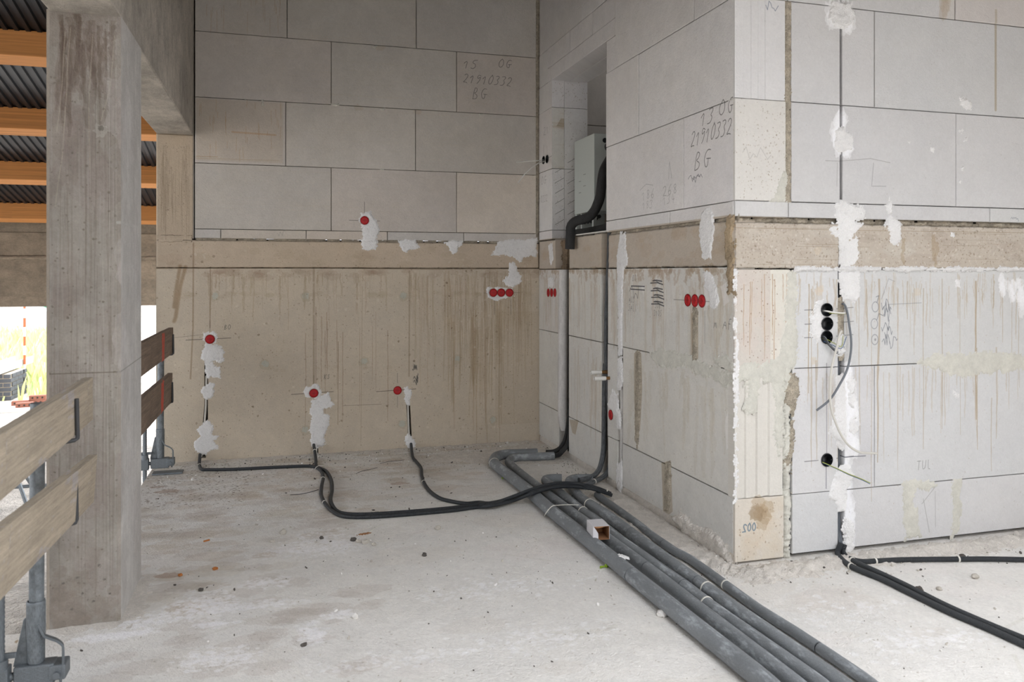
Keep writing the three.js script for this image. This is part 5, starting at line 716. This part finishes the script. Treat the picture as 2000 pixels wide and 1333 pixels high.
{ // corrugated conduits of the left, with the strands that run over the pipes to the third chase
  const cond = (label, pts, r, group, ties = []) => { const o = thing('conduit', label, 'conduit', group), c = curveOf(pts); part('corrugated_tube', tube(c, r, { step: .01, rad: 12 }), M.conduit, o); for (const t of ties) part('cable_tie', tieRing(c, t, r + .001, .008), M.tie, o, 'white cable tie'); };
  const over = (k, dh) => [...[[1.229,0.03,-4.646],[1.377,0.03,-4.71]], ...[[1.489,0.085,-4.648],[1.631,0.085,-4.722],[1.749,0.085,-4.719],[1.844,0.085,-4.654]], ...[[1.929,0.06,-4.651]], ...[[1.996,0.035,-4.629]]].map((p) => [p[0] + k * .002, p[1] + dh, p[2] + k * .024]);
  cond('black conduit starting at the far left of the rear wall and running along it', [[[-0.574,0.031]][0], [[-0.581,-0.007]][0]].map((p) => onA(p[0], Math.max(p[1], .03) + .02, .012)).slice(0, 1).concat([[-0.563,0.012,-6.287],[-0.534,0.012,-6.134],[-0.491,0.012,-6.106],[-0.301,0.012,-6.066],[-0.089,0.012,-6.052],[0.162,0.012,-6.026],[0.24,0.012,-5.987],[0.282,0.012,-5.88],[0.293,0.012,-5.667],[0.269,0.012,-5.398],[0.258,0.012,-5.175],[0.278,0.012,-4.961],[0.316,0.012,-4.798],[0.37,0.012,-4.705],[0.498,0.012,-4.658],[0.733,0.012,-4.645],[0.978,0.012,-4.647],[1.14,0.012,-4.67]], over(1, 0)), .0115, 'black conduits on the floor', [.045, .36, .5]);
  cond('black conduit starting under the longest plaster strip of the rear wall', [[.262, .075, ZA + .012], ...[[0.267,0.012,-6.196],[0.261,0.012,-6.046],[0.275,0.012,-5.945],[0.322,0.012,-5.822],[0.342,0.012,-5.567],[0.331,0.012,-5.302],[0.308,0.012,-5.065],[0.323,0.012,-4.86],[0.372,0.012,-4.761],[0.503,0.012,-4.712],[0.741,0.012,-4.695],[0.989,0.012,-4.698],[1.154,0.012,-4.727]], ...over(0, .004)], .0115, 'black conduits on the floor', [.03]);
  cond('black conduit starting beside the third socket slot and curving over the floor', [[1.03, .035, ZA + .012], ...[[0.988,0.012,-6.108],[0.986,0.012,-5.951],[0.988,0.012,-5.737],[0.955,0.012,-5.503],[0.936,0.012,-5.296],[0.938,0.012,-5.099],[0.966,0.012,-4.932],[1.019,0.012,-4.84],[1.099,0.012,-4.765],[1.179,0.012,-4.765]], ...over(-1, 0)], .0115, 'black conduits on the floor', [.4]);
  cond('short black conduit strand lying on top of the strands over the pipes', [...[[1.151,0.03,-4.652],[1.29,0.03,-4.69]], ...[[1.49,0.1,-4.65],[1.632,0.1,-4.726],[1.751,0.1,-4.723],[1.839,0.1,-4.641]], ...[[1.929,0.07,-4.65]], ...[[1.999,0.04,-4.627]]], .0105, 'black conduits on the floor', [.97]);
  cond('nearer corrugated conduit leaving the front wall chase to the lower right', [[XB + .603, .05, ZC + .012], ...[[2.698,0.014,-3.389],[2.661,0.014,-3.317],[2.638,0.014,-3.227],[2.647,0.014,-3.132],[2.662,0.014,-3.049],[2.667,0.014,-2.929],[2.674,0.014,-2.68],[2.698,0.014,-2.503],[2.71,0.014,-2.354],[2.723,0.014,-2.201]]], .0135, 'corrugated conduits by the front wall', [.19]);
  cond('middle corrugated conduit leaving the front wall chase to the lower right', [[XB + .626, .045, ZC + .012], ...[[2.742,0.014,-3.406],[2.702,0.014,-3.32],[2.698,0.014,-3.22],[2.707,0.014,-3.094],[2.713,0.014,-2.949],[2.711,0.014,-2.717],[2.73,0.014,-2.532],[2.755,0.014,-2.372],[2.781,0.014,-2.228]]], .0135, 'corrugated conduits by the front wall', [.14]);
  cond('corrugated conduit running straight to the right along the front wall', [...[[2.702,0.014,-3.312],[2.726,0.014,-3.261],[2.786,0.014,-3.244],[2.934,0.014,-3.222],[3.157,0.014,-3.165],[3.354,0.014,-3.111],[3.538,0.014,-3.046],[3.735,0.014,-2.967]]], .0125, 'corrugated conduits by the front wall', [.12, .5]);
  cable('cable_tie', 'long white cable tie laid across the floor pipes', [...[[1.486,0.006,-4.404]], ...[[1.468,0.045,-4.332]], ...[[1.507,0.082,-4.335],[1.547,0.082,-4.344]], ...[[1.622,0.07,-4.376],[1.678,0.07,-4.354]]], .0026, M.tie, { category: 'cable tie' });
  cable('cable_tie', 'white cable tie with its tail lying by the conduit fork', [...[[0.245,0.006,-5.917]], ...[[0.267,0.028,-5.927],[0.31,0.028,-5.922]], ...[[0.359,0.01,-5.961]], ...[[0.398,0.006,-5.943]]], .002, M.tie, { category: 'cable tie' });
  cable('cable_tie', 'loose white cable tie end beside the pipe bend at the left', [...[[1.449,0.004,-5.605],[1.485,0.004,-5.642]], ...[[1.481,0.03,-5.595]], ...[[1.485,0.055,-5.582]]], .002, M.tie, { category: 'cable tie' });
}
{ // open-ended cardboard sleeve on the pipes
  const o = thing('cardboard_sleeve', 'small white cardboard box with torn open brown end lying on the pipes', 'box');
  o.position.set(1.585, .062, -3.835); o.rotation.y = -.1; const w = .086, h = .068, L = .118, t = .0018;
  part('outer_face', [box(w, t, L, .0006).translate(0, h, 0), box(t, h, L, .0006).translate(-w / 2, h / 2, 0), box(t, h, L, .0006).translate(w / 2, h / 2, 0), box(w, h, t, .0006).translate(0, h / 2, -L / 2)], M.cardWhite, o);
  part('inner_face', [box(w - .003, .001, L - .003, .0003).translate(0, h - .0016, 0), box(.001, h - .003, L - .003, .0003).translate(-w / 2 + .0016, h / 2, 0), box(.001, h - .003, L - .003, .0003).translate(w / 2 - .0016, h / 2, 0), box(w - .003, h - .003, .001, .0003).translate(0, h / 2, -L / 2 + .0016), box(w, t, L, .0006)], M.cardBrown, o, 'brown inside');
  const flap = new THREE.ExtrudeGeometry(new THREE.Shape([[0, 0], [.028, -.002], [.026, .034], [.006, .064], [0, .068]].map((p) => new THREE.Vector2(...p))), { depth: t, bevelEnabled: false }).translate(-w / 2, 0, L / 2 - t);
  part('torn_flap', flap, M.cardWhite, o); part('torn_flap', new THREE.ExtrudeGeometry(new THREE.Shape([[-w / 2, 0], [-.02, -.01], [.0, -.006], [w / 2, 0]].map((p) => new THREE.Vector2(...p))), { depth: t, bevelEnabled: false }).translate(0, h, L / 2 - t), M.cardBrown, o);
}
{ // heating manifold cabinet with its insulated pipes
  const o = thing('manifold_cabinet', 'pale grey metal cabinet standing in the tall opening', 'cabinet'), x0 = 2.3, x1 = 2.52, z0 = -6.065, z1 = -5.646, y0 = 1.9, y1 = 2.491;
  part('housing', box(x1 - x0, y1 - y0, z1 - z0, .006).translate((x0 + x1) / 2, (y0 + y1) / 2, (z0 + z1) / 2), M.cabinet, o);
  parts('frame_foot', [box(.03, .2, .03, .003).translate(x0 + .02, 1.8, z0 + .02), box(.03, .2, .03, .003).translate(x0 + .02, 1.8, z1 - .04), box(.2, .2, .02, .003).translate(x0 + .12, 1.8, z0 + .1), box(.02, .05, .36, .003).translate(x0 + .03, 1.74, -5.86)], M.cabinet, o);
  parts('valve_bar', [bar([2.36, 1.86, -6.03], [2.36, 1.86, -5.68], .014), ...[-6, -5.93, -5.86, -5.79, -5.72].map((z) => bar([2.36, 1.86, z], [2.33, 1.82, z], .012))], M.darkSteel, o);
  part('cable_hole', new THREE.CylinderGeometry(.019, .019, .006, 20).rotateX(Math.PI / 2).translate(2.39, 2.44, z1), M.blackPlastic, o);
  parts('pencil_mark', [0, 1, 2, 3].map((i) => box(.001, .003, .05, .0004).translate(x0 - .0002, 2.2 - i * .045, -5.84 - (i % 2) * .1)), M.darkSteel, o);
  pipe('cabinet_pipe', 'black insulated pipe leaving the cabinet, bending down to the wall chase', [[2.42, 2.39, -5.64], [2.42, 2.385, -5.57], [2.42, 2.34, -5.54], [[2.248,2.159,-5.333]][0], [[2.235,1.977,-5.369]][0], [[2.207,1.873,-5.418]][0], [[2.168,1.826,-5.461]][0], [[2.117,1.814,-5.528]][0], [[2.088,1.782,-5.568]][0], [[2.081,1.706,-5.57]][0], [[2.077,1.603,-5.571]][0]], .036, { mat: M.foamDark, category: 'pipe' });
  pipe('cabinet_pipe', 'black insulated pipe lying at the foot of the tall opening', [[2.34, 1.84, -5.3], [2.3, 1.765, -5.4], [2.28, 1.75, -5.6], [2.27, 1.745, -5.82], [2.26, 1.745, -5.95]], .028, { mat: M.foamDark, category: 'pipe' });
  pipe('cabinet_pipe', 'black insulated pipe standing behind the cabinet elbow', [[2.43, 1.76, -5.47], [2.44, 1.95, -5.47], [2.45, 2.2, -5.46]], .034, { mat: M.foamDark, category: 'pipe' });
}

// ---------------------------------------------------------------- guard rails at the slab edge
function boardThing(label, a, b, h, t, mat, marks) { // a, b: bottom centre points of the two ends
  const o = thing('guard_board', label, 'board', 'guard rail boards'), A = V(a), B = V(b), L = A.distanceTo(B), g = new THREE.BoxGeometry(L, h, t, 60, 6, 2), p = g.attributes.position, R = rng(L * 1000 | 0), k = R();
  for (let i = 0; i < p.count; i++) { const x = p.getX(i), y = p.getY(i), e = .004 * (sample(N2, x * .7 + k, y) - .5), w = .006 * (sample(N1, x * .35 + k, .3) - .5); p.setY(i, y + w + (Math.abs(y) > h * .49 ? e * 1.2 : 0)); p.setX(i, x + (Math.abs(x) > L * .499 ? .008 * (sample(N2, y * 3 + k, p.getZ(i) * 3) - .5) : 0)); p.setZ(i, p.getZ(i) + .003 * (sample(N1, x * .4, y * 2 + k) - .5)); }
  g.computeVertexNormals(); const m = metricBox(g); part('plank', m, mat, o);
  o.position.copy(A).add(B).multiplyScalar(.5); o.position.y += h / 2; const d = B.clone().sub(A).normalize(); o.quaternion.setFromUnitVectors(new THREE.Vector3(1, 0, 0), d);
  return [o, L];
}
const TB = .03;
boardThing('upper near guard board, weathered and pale, in front of the column', [-.655, .855, -1.2], [-.7, .862, -3.385], .162, TB, M.board);
boardThing('lower near guard board, weathered and pale, in front of the column', [-.655, .672, -1.2], [-.69, .549, -3.382], .178, TB, M.board);
for (const [label, a, b, h] of [['upper far guard board, dark with a red paint stripe, behind the column', [-.742, .856, -4.12], [-.742, .853, -6.155], .182], ['lower far guard board, dark with red paint stripes, behind the column', [-.742, .535, -4.12], [-.748, .506, -6.155], .204]]) {
  const [o, L] = boardThing(label, a, b, h, TB, M.boardDark);
  const s = (dx, w) => lump([[dx - w, -h / 2 + .004], [dx + w * .8, -h / 2 + .006], [dx + w, h / 2 - .01], [dx - w * .7, h / 2 - .006]], { t: .0006, rag: .016, edge: .004, step: .004, z: .0165, seed: 7 + (h * 100 | 0) + (dx * 50 | 0), rib: 0 });
  // the plank's local x runs towards the wall, its room side is local +z turned to face +x
  parts('paint_stripe', [s(.47, .018), s(.53, .016)].map((g) => g), M.orangePaint, o, 'sprayed orange-red stripes');
}
function railPost(label, x, z, y0, y1, near) { // post, collar, clamp, spindle, hooks
  const o = thing('guard_post', label, 'railing post', 'galvanised guard rail posts'); o.position.set(x, 0, z);
  part('tube', tube([[0, y0, 0], [.002, (y0 + y1) / 2, -.002], [.004, y1, -.004]], .0225, { rad: 18, step: .1 }), M.steel, o);
  part('collar', new THREE.LatheGeometry([[.0235, .2], [.0275, .2], [.0285, .19], [.0285, .1], [.0265, .06], [.0265, -.0], [.0235, -.0]].map(([a, b]) => new THREE.Vector2(a, b + y0 + .06)), 22), M.steel, o);
  part('gusset', new THREE.ExtrudeGeometry(new THREE.Shape([[-.025, 0], [-.065, 0], [-.035, .15], [-.025, .16]].map((p) => new THREE.Vector2(...p))), { depth: .008, bevelEnabled: true, bevelSize: .001, bevelThickness: .001, bevelSegments: 1 }).translate(0, y0 + .05, -.004), M.steel, o);
  parts('clamp_block', [box(.12, .07, .06, .006).translate(.0, y0 + .02, .0), box(.05, .05, .07, .006).translate(.07, y0 + .025, 0), box(.2, .012, .09, .003).translate(.05, .008, 0)], M.steel, o);
  part('handle', sweep([[.012, y0 + .185, .018], [.03, y0 + .15, .024], [.066, y0 + .13, .024], [.085, y0 + .11, .024], [.086, y0 + .06, .024], [.078, y0 - .01, .024]], .022, .007, .25), M.steel, o);
  parts('pin', [bar([.07, y0 + .02, -.04], [.07, y0 + .02, .045], .011, 12), bar([-.03, y0 + .02, .0], [-.12, y0 + .02, .02], .013, 12)], M.steel, o);
  const sp = []; for (let i = 0; i < 46; i++) sp.push([.0125, -.35 + i * .016], [.0145, -.342 + i * .016]); sp.unshift([0, -.35]); sp.push([0, -.35 + 46 * .016]);
  const spy = y0 + .12; part('spindle', new THREE.LatheGeometry(sp.map(([a, b]) => new THREE.Vector2(a, b)), 14).translate(-.096, spy, .03), M.steel, o);
  parts('wing_nut', [new THREE.CylinderGeometry(.024, .024, .035, 6).translate(-.096, y0 + .07, .03), box(.09, .018, .012, .004).translate(-.096, y0 + .095, .02), box(.05, .08, .05, .005).translate(-.096, y0 + .02, .02)], M.steel, o);
  parts('clamp_arm', [box(.018, .62, .05, .004).translate(-.215, y0 - .35, 0), box(.16, .02, .05, .004).translate(-.15, y0 - .38, 0)], M.steel, o);
  for (const [hy, hh, dx, dz] of near) parts('board_hook', [tube([[0, hy - .012, 0], [dx * .5, hy - .014, dz * .6], [dx, hy - .012, dz], [dx + .002, hy + .02, dz], [dx, hy + hh, dz]], .0075, { rad: 10, tension: .2 }), bar([0, hy + .1, 0], [dx - .045, hy + .1, dz], .006, 8)], M.darkSteel, o);
  return o;
}
railPost('near galvanised railing post with clamp foot and bent handle, at bottom left', -.775, -2.985, .075, .99, [[.858, .13, .103, -.085], [.572, .13, .1, -.085]]);
railPost('far galvanised railing post with clamp foot, beside the rear concrete wall', -.808, -6.12, .06, 1.0, [[.86, .13, .085, .015], [.52, .13, .08, .015]]);

// ---------------------------------------------------------------- rubble on the floor
const single = (name, label, category, p, r, mat, seed, flat = .7, group) => { const o = thing(name, label, category, group); o.position.set(p[0], r * flat * .6, p[2]); o.rotation.y = seed; part('lump', pebble(r, seed, flat), mat, o); return o; };
const S = [[1.529,0,-3.002],[0.403,0,-4.27],[0.379,0,-4.302],[0.435,0,-4.244],[0.475,0,-4.199],[0.522,0,-4.717],[0.55,0,-4.73],[0.021,0,-4.519],[-0.034,0,-4.397],[0.218,0,-4.383],[0.701,0,-3.968],[0.77,0,-3.903],[0.255,0,-3.519],[0.302,0,-3.335],[0.847,0,-4.368],[-0.336,0,-3.814],[-0.295,0,-4.072],[-0.445,0,-4.028],[-0.366,0,-4.528],[0.092,0,-3.142],[1.495,0,-3.146],[3.085,0,-3.752],[2.688,0,-3.56],[2.749,0,-2.912],[2.846,0,-2.896],[3.28,0,-3.192],[3.116,0,-2.961],[2.462,0,-3.546],[2.434,0,-3.594],[2.617,0,-3.348],[2.479,0,-3.464],[0.132,0,-3.405],[1.68,0,-3.125],[2.035,0,-2.531],[1.44,0,-2.563],[1.535,0,-2.571]];
single('plaster_lump', 'fist-sized white plaster lump beside the thickest floor pipe', 'stone', S[0], .026, M.stoneWhite, 3, .62);
single('rubble_stone', 'dark stone at the left end of the small rubble row on the floor', 'stone', S[2], .017, M.stoneDark, 4); single('rubble_stone', 'brownish stone in the middle of the small rubble row on the floor', 'stone', S[1], .016, M.stone, 5); single('rubble_stone', 'brownish stone at the right of the small rubble row on the floor', 'stone', S[3], .018, M.stone, 6); single('rubble_stone', 'pale stone just below the small rubble row on the floor', 'stone', S[4], .014, M.stone, 7);
single('plaster_crumb', 'left of two pale crumbs lying against the black conduits', 'stone', S[5], .02, M.stone, 8); single('plaster_crumb', 'right of two pale crumbs lying against the black conduits', 'stone', S[6], .018, M.stone, 9);
single('rubble_stone', 'grey stone left of the upper white powder spill', 'stone', S[7], .02, M.stone, 10, .9); single('rubble_stone', 'small flat grey stone below left of the upper powder spill', 'stone', S[8], .014, M.stone, 11); single('dark_crumb', 'black crumb lying on the upper white powder spill', 'stone', S[9], .013, M.stoneDark, 12); single('dark_crumb', 'black pebble alone on the floor right of the rubble row', 'stone', S[10], .013, M.stoneDark, 13, .9);
single('plaster_crumb', 'white crumb lying alone in the middle of the front floor', 'stone', S[13], .014, M.stoneWhite, 15, .9); single('rubble_stone', 'stone lying right of the rubble row near the conduits', 'stone', S[14], .018, M.stone, 16);
single('orange_crumb', 'orange bit lying by the large powder spill at the left', 'litter', S[17], .012, M.orange, 17); single('orange_crumb', 'larger orange bit on the floor right of the column', 'litter', S[16], .015, M.orange, 18, .5); single('rubble_stone', 'small stone on the floor close to the column foot', 'stone', S[15], .012, M.stoneDark, 19);
single('rubble_stone', 'dark flat pebble at the bottom of the front floor', 'stone', S[19], .014, M.stoneDark, 20, .5);
[21, 22, 23, 24, 25, 26].forEach((k, i) => single('rubble_stone', ['dark stone against the front wall between the conduits and corner', 'pale chip on the floor in front of the wall corner', 'brown chip on the floor right of the two slanting conduits', 'grey chip on the floor right of the slanting conduits', 'stone close behind the straight conduit by the front wall', 'stone between straight and slanting conduits at the right'][i], 'stone', S[k], .013 + .003 * (i % 3), i % 2 ? M.stone : M.stoneDark, 30 + i));
{ const o = thing('wall_plug', 'bright yellow-green wall plug lying beside the thickest pipe', 'wall plug'); const p = [[1.498,0,-3.561]][0]; o.position.set(p[0], .009, p[2]); o.rotation.y = .25; part('shank', new THREE.CylinderGeometry(.0045, .003, .034, 10).rotateZ(Math.PI / 2), M.green, o); part('head', [new THREE.CylinderGeometry(.009, .009, .009, 14).rotateZ(Math.PI / 2).translate(.02, 0, 0), box(.006, .014, .004, .001).translate(-.014, 0, 0)], M.green, o); }
{ const o = thing('wall_plug', 'small yellow-green wall plug beside the far pipe bend', 'wall plug'); const p = [[1.486,0,-5.309]][0]; o.position.set(p[0], .008, p[2]); o.rotation.y = 1; part('shank', new THREE.CylinderGeometry(.0045, .003, .03, 10).rotateZ(Math.PI / 2), M.green, o); part('head', new THREE.CylinderGeometry(.008, .008, .01, 14).rotateZ(Math.PI / 2).translate(.016, 0, 0), M.green, o); }
{ const o = thing('plaster_flake', 'flat white plaster flake lying on the thick floor pipe', 'plaster flake'); const q = [[1.579,0.076,-3.503]][0]; part('flake', lump([[-.032, -.01], [-.02, .02], [.01, .026], [.034, .012], [.03, -.016], [.004, -.012], [-.004, -.026]], { t: .006, rag: .006, step: .003, edge: .003, seed: 5 }).rotateX(-Math.PI / 2), M.plaster, o); o.position.set(q[0], .067, q[2]); o.rotation.z = -.35; }
{ const o = thing('cable_tie', 'torn tie end with brown wrapping on the floor by the rubble row', 'litter'); const q = [[0.405,0.004,-4.385],[0.471,0.004,-4.411],[0.527,0.004,-4.486],[0.57,0.004,-4.531]]; part('strip', sweep(q.slice(1), .006, .002), M.tie, o); part('wrapping', lump([[0, 0], [.05, .004], [.09, .02], [.06, .03], [.01, .016]], { t: .006, rag: .01, step: .004, seed: 4 }).rotateX(-Math.PI / 2).translate(q[0][0], .001, q[0][2]), M.cardBrown, o); }
cable('thin_wire', 'thin dark wire on the floor left of the conduit fork', [[0.069,0.004,-5.296],[0.126,0.004,-5.292],[0.191,0.004,-5.323],[0.248,0.004,-5.37]], .002, M.darkSteel, { category: 'wire' });
cable('thin_wire', 'thin dark wire lying right of the conduit fork', [[0.522,0.003,-5.725],[0.567,0.003,-5.788],[0.622,0.003,-5.819],[0.689,0.003,-5.863]], .0015, M.darkSteel, { category: 'wire' });
cable('thin_wire', 'thin dark wire near the rear wall left of the third conduit', [[0.722,0.003,-5.984],[0.797,0.003,-6.029],[0.912,0.003,-6.047]], .0015, M.darkSteel, { category: 'wire' });
cable('cigarette_end', 'orange cigarette end lying on the floor at the left', [[-0.382,0.005,-4.5],[-0.355,0.005,-4.518]], .0045, M.orange, { category: 'litter' });
{ // uncountable grit
  const o = thing('rubble_grit', 'fine grit and crumbs of rubble strewn over the whole floor', 'rubble'); o.userData.kind = 'stuff';
  [[M.stone, 900, 1], [M.stoneDark, 700, 2], [M.stoneWhite, 600, 3]].forEach(([mat, n, sd]) => {
    const im = new THREE.InstancedMesh(pebble(1, sd * 5, .6), mat, n), R = rng(sd * 31), m = new THREE.Matrix4(), q = new THREE.Quaternion();
    for (let i = 0; i < n; i++) {
      let x, z; const k = R();
      if (k < .3) { x = -.6 + 2.6 * R(); z = -6.42 + .25 * R() * R() + .9 * R() * R() * R(); } else if (k < .5) { x = 2.1 - .28 * R() * R(); z = -6.2 + 2.9 * R(); } else if (k < .68) { x = 2.0 + 2 * R(); z = -3.38 + .35 * R() * R(); } else { x = -.8 + 4.8 * R(); z = -6.2 + 4.4 * R(); }
      if (x > 2.1 && z < -3.4) { x = 1.9 * R(); }
      const s = .002 + .0085 * R() * R() * R(); q.setFromEuler(new THREE.Euler(R(), R() * 6, R())); m.compose(new THREE.Vector3(x, s * .35 + .001, z), q, new THREE.Vector3(s * (1 + R()), s, s)); im.setMatrixAt(i, m);
    }
    im.name = 'grit'; im.castShadow = im.receiveShadow = true; o.add(im);
  });
}
// ---------------------------------------------------------------- the yard seen through the openings
{
  const G = -.75;
  const wallY = thing('brick_wall', 'low dark grey clinker brick wall with pale joints in the yard', 'wall'), p0 = [[-4.407,-0.809,-15.457]][0], X1 = p0[0], Z1 = p0[2], R = rng(41);
  part('mortar_core', [box(1.2, .46, .9, .002).translate(X1 - .608, G + .22, Z1 - .458)], M.joint, wallY);
  for (let r = 0; r < 6; r++) { const y = G + .04 + r * .075; for (let i = 0; i < 4; i++) { const w = .235, x = X1 - .12 - i * .247 + (r % 2 ? .06 : 0) - .0; if (r % 2 && i === 0) { part('brick', box(.1, .063, .06, .003).translate(X1 - .05, y, Z1 - .029), M.brickGrey, wallY); part('brick', box(w, .063, .06, .003).translate(X1 - .23, y, Z1 - .03), M.brickGrey, wallY); } else part('brick', box(w, .063, .06, .003).translate(r % 2 ? X1 - .23 - i * .247 : X1 - .118 - i * .247, y, Z1 - .03), M.brickGrey, wallY); }
    for (let i = 0; i < 4; i++) part('brick', box(.02, .063, .21, .003).translate(X1 + .001, y, Z1 - .115 - i * .222 - (r % 2 ? .1 : 0) * (i < 3 ? 1 : .3)), M.brickGrey, wallY); }
  const cop = thing('metal_trough', 'pale metal channel lying on top of the dark brick wall', 'channel'); parts('channel', [box(.3, .012, 2.4, .003).translate(X1 - .25, G + .48, Z1 - .5), box(.012, .13, 2.4, .003).translate(X1 - .1, G + .54, Z1 - .5), box(.012, .13, 2.4, .003).translate(X1 - .4, G + .54, Z1 - .5)], M.alu, cop);
  const bag = thing('lime_bundle', 'bright lime green bundle lying on the metal channel in the yard', 'bundle'); const bg = pebble(.105, 8, 1.2); bg.translate(X1 - .25, G + .6, Z1 + .1); part('cloth', bg, M.lime, bag);
  const pole = thing('striped_pole', 'thin red and white striped surveying pole standing in the yard', 'pole'), q0 = [[-4.475,-0.457,-16.519]][0]; pole.position.set(q0[0], G, q0[2]);
  for (let i = 0; i < 12; i++) part('band', new THREE.CylinderGeometry(.022, .022, .17, 12).translate(0, .085 + i * .17, 0), i % 2 ? std({ color: '#b0613f' }) : M.stoneWhite, pole);
  const hut = thing('green_container', 'green corrugated site container far across the yard', 'container'); { const g = []; for (let i = 0; i < 24; i++) g.push(box(.16, 2.6, .12, .01).translate(-3 + i * .25, 1.3, 1.22)); g.push(box(6, 2.6, 2.4, .02).translate(0, 1.3, 0)); const c2 = [[-12.623,-0.506,-51.615]][0]; hut.position.set(c2[0] - .6, G, c2[2]); part('shell', g, std({ color: '#5aa382' }), hut); }
  const tent = thing('white_shed', 'pale low shed with pitched roof in front of the green container', 'shed'); { const c2 = [[-10.336,-0.877,-38.445]][0]; tent.position.set(c2[0], G, c2[2]); const s = new THREE.Shape([[-1.1, 0], [1.1, 0], [1.1, .55], [0, 1.0], [-1.1, .55]].map((p) => new THREE.Vector2(...p))); part('shed_body', new THREE.ExtrudeGeometry(s, { depth: 2, bevelEnabled: false }), std({ color: '#d9d6d2' }), tent); part('door', box(.5, .5, .03, .005).translate(.4, .27, 2.01), std({ color: '#a8adb5' }), tent); }
  const hs = thing('pale_house', 'pale house front far beyond the yard behind the column', 'house'); { const c2 = [[-9.62,-2.634,-65.323]][0]; hs.position.set(c2[0], G, c2[2]); part('wall', box(9, 6, 5, .05).translate(0, 3, -2.5), std({ color: '#d8c8bc' }), hs); for (const [x, y] of [[-2.5, 1.6], [0, 1.6], [2.5, 1.6]]) part('window', box(1, 1.3, .08, .02).translate(x, y, .01), std({ color: '#7d8890', roughness: .3 }), hs); part('plinth', box(9.1, .6, 5.1, .04).translate(0, .3, -2.5), std({ color: '#b98a7c' }), hs); part('roof', new THREE.ExtrudeGeometry(new THREE.Shape([[-4.8, 0], [4.8, 0], [0, 2.6]].map((p) => new THREE.Vector2(...p))), { depth: 5.4, bevelEnabled: false }).translate(0, 6, -5.2), std({ color: '#9a5b48' }), hs); }
  const slabY = thing('foil_board', 'pale board carrying a few loose bricks beside the brick wall', 'board'); { const c2 = [[-3.826,-0.661,-14.558]][0]; slabY.position.set(c2[0], G, c2[2]); part('board', box(1.2, .06, .9, .008).translate(0, .03, 0), std({ color: '#d6d2ca' }), slabY); }
  const c3 = [[-3.763,-0.561,-14.54]][0];
  [[0, 0, 0, 'red brick at the bottom of the small stack on the pale board', 0], [-.22, .1, .05, 'red brick left of the stack on the pale board', .1], [.02, 0, .075, 'red brick on top of the small stack on the pale board', .05], [.2, 0, -.2, 'far red brick on the pale board in the yard', -.1], [-.1, 0, .28, 'nearest red brick on the pale board in the yard', .2]].forEach(([x, a, b, label, ry], i) => { const o = thing('loose_brick', label, 'brick', 'loose bricks in the yard'); o.position.set(c3[0] + x, G + .06 + (i === 2 ? .072 : 0), c3[2] + (i === 2 ? 0 : b)); o.rotation.y = ry; part('brick_body', box(.24, .071, .115, .004).translate(0, .0355, 0), M.brickRed, o); parts('core_hole', [-.07, 0, .07].map((k) => new THREE.CylinderGeometry(.014, .014, .004, 10).rotateX(Math.PI / 2).translate(k, .036, .058)), M.dark, o); });
  const gb = thing('loose_brick', 'grey clinker brick beside the red bricks on the pale board', 'brick', 'loose bricks in the yard'); gb.position.set(c3[0] + .38, G + .06, c3[2] - .2); part('brick_body', box(.1, .09, .115, .004).translate(0, .045, 0), M.brickGrey, gb);
  const tr = thing('steel_trestle', 'galvanised steel trestle standing on the sand below the guard boards', 'trestle'); { const c2 = [[-2.366,-0.731,-8.193]][0]; tr.position.set(c2[0], G, c2[2]); const t = [[-.25, .02, -.2], [.25, .02, -.2], [-.25, .02, .2], [.25, .02, .2]]; parts('leg', t.map((p) => bar(p, [p[0] * .25, .46, p[2] * .3], .016, 10)), M.steel, tr); parts('top_bar', [bar([-.9, .47, 0], [.9, .47, 0], .02, 10), bar([-.25, .2, -.15], [.9, .2, -.15], .016, 10)], M.steel, tr); }
}
renderer.render(scene, camera);
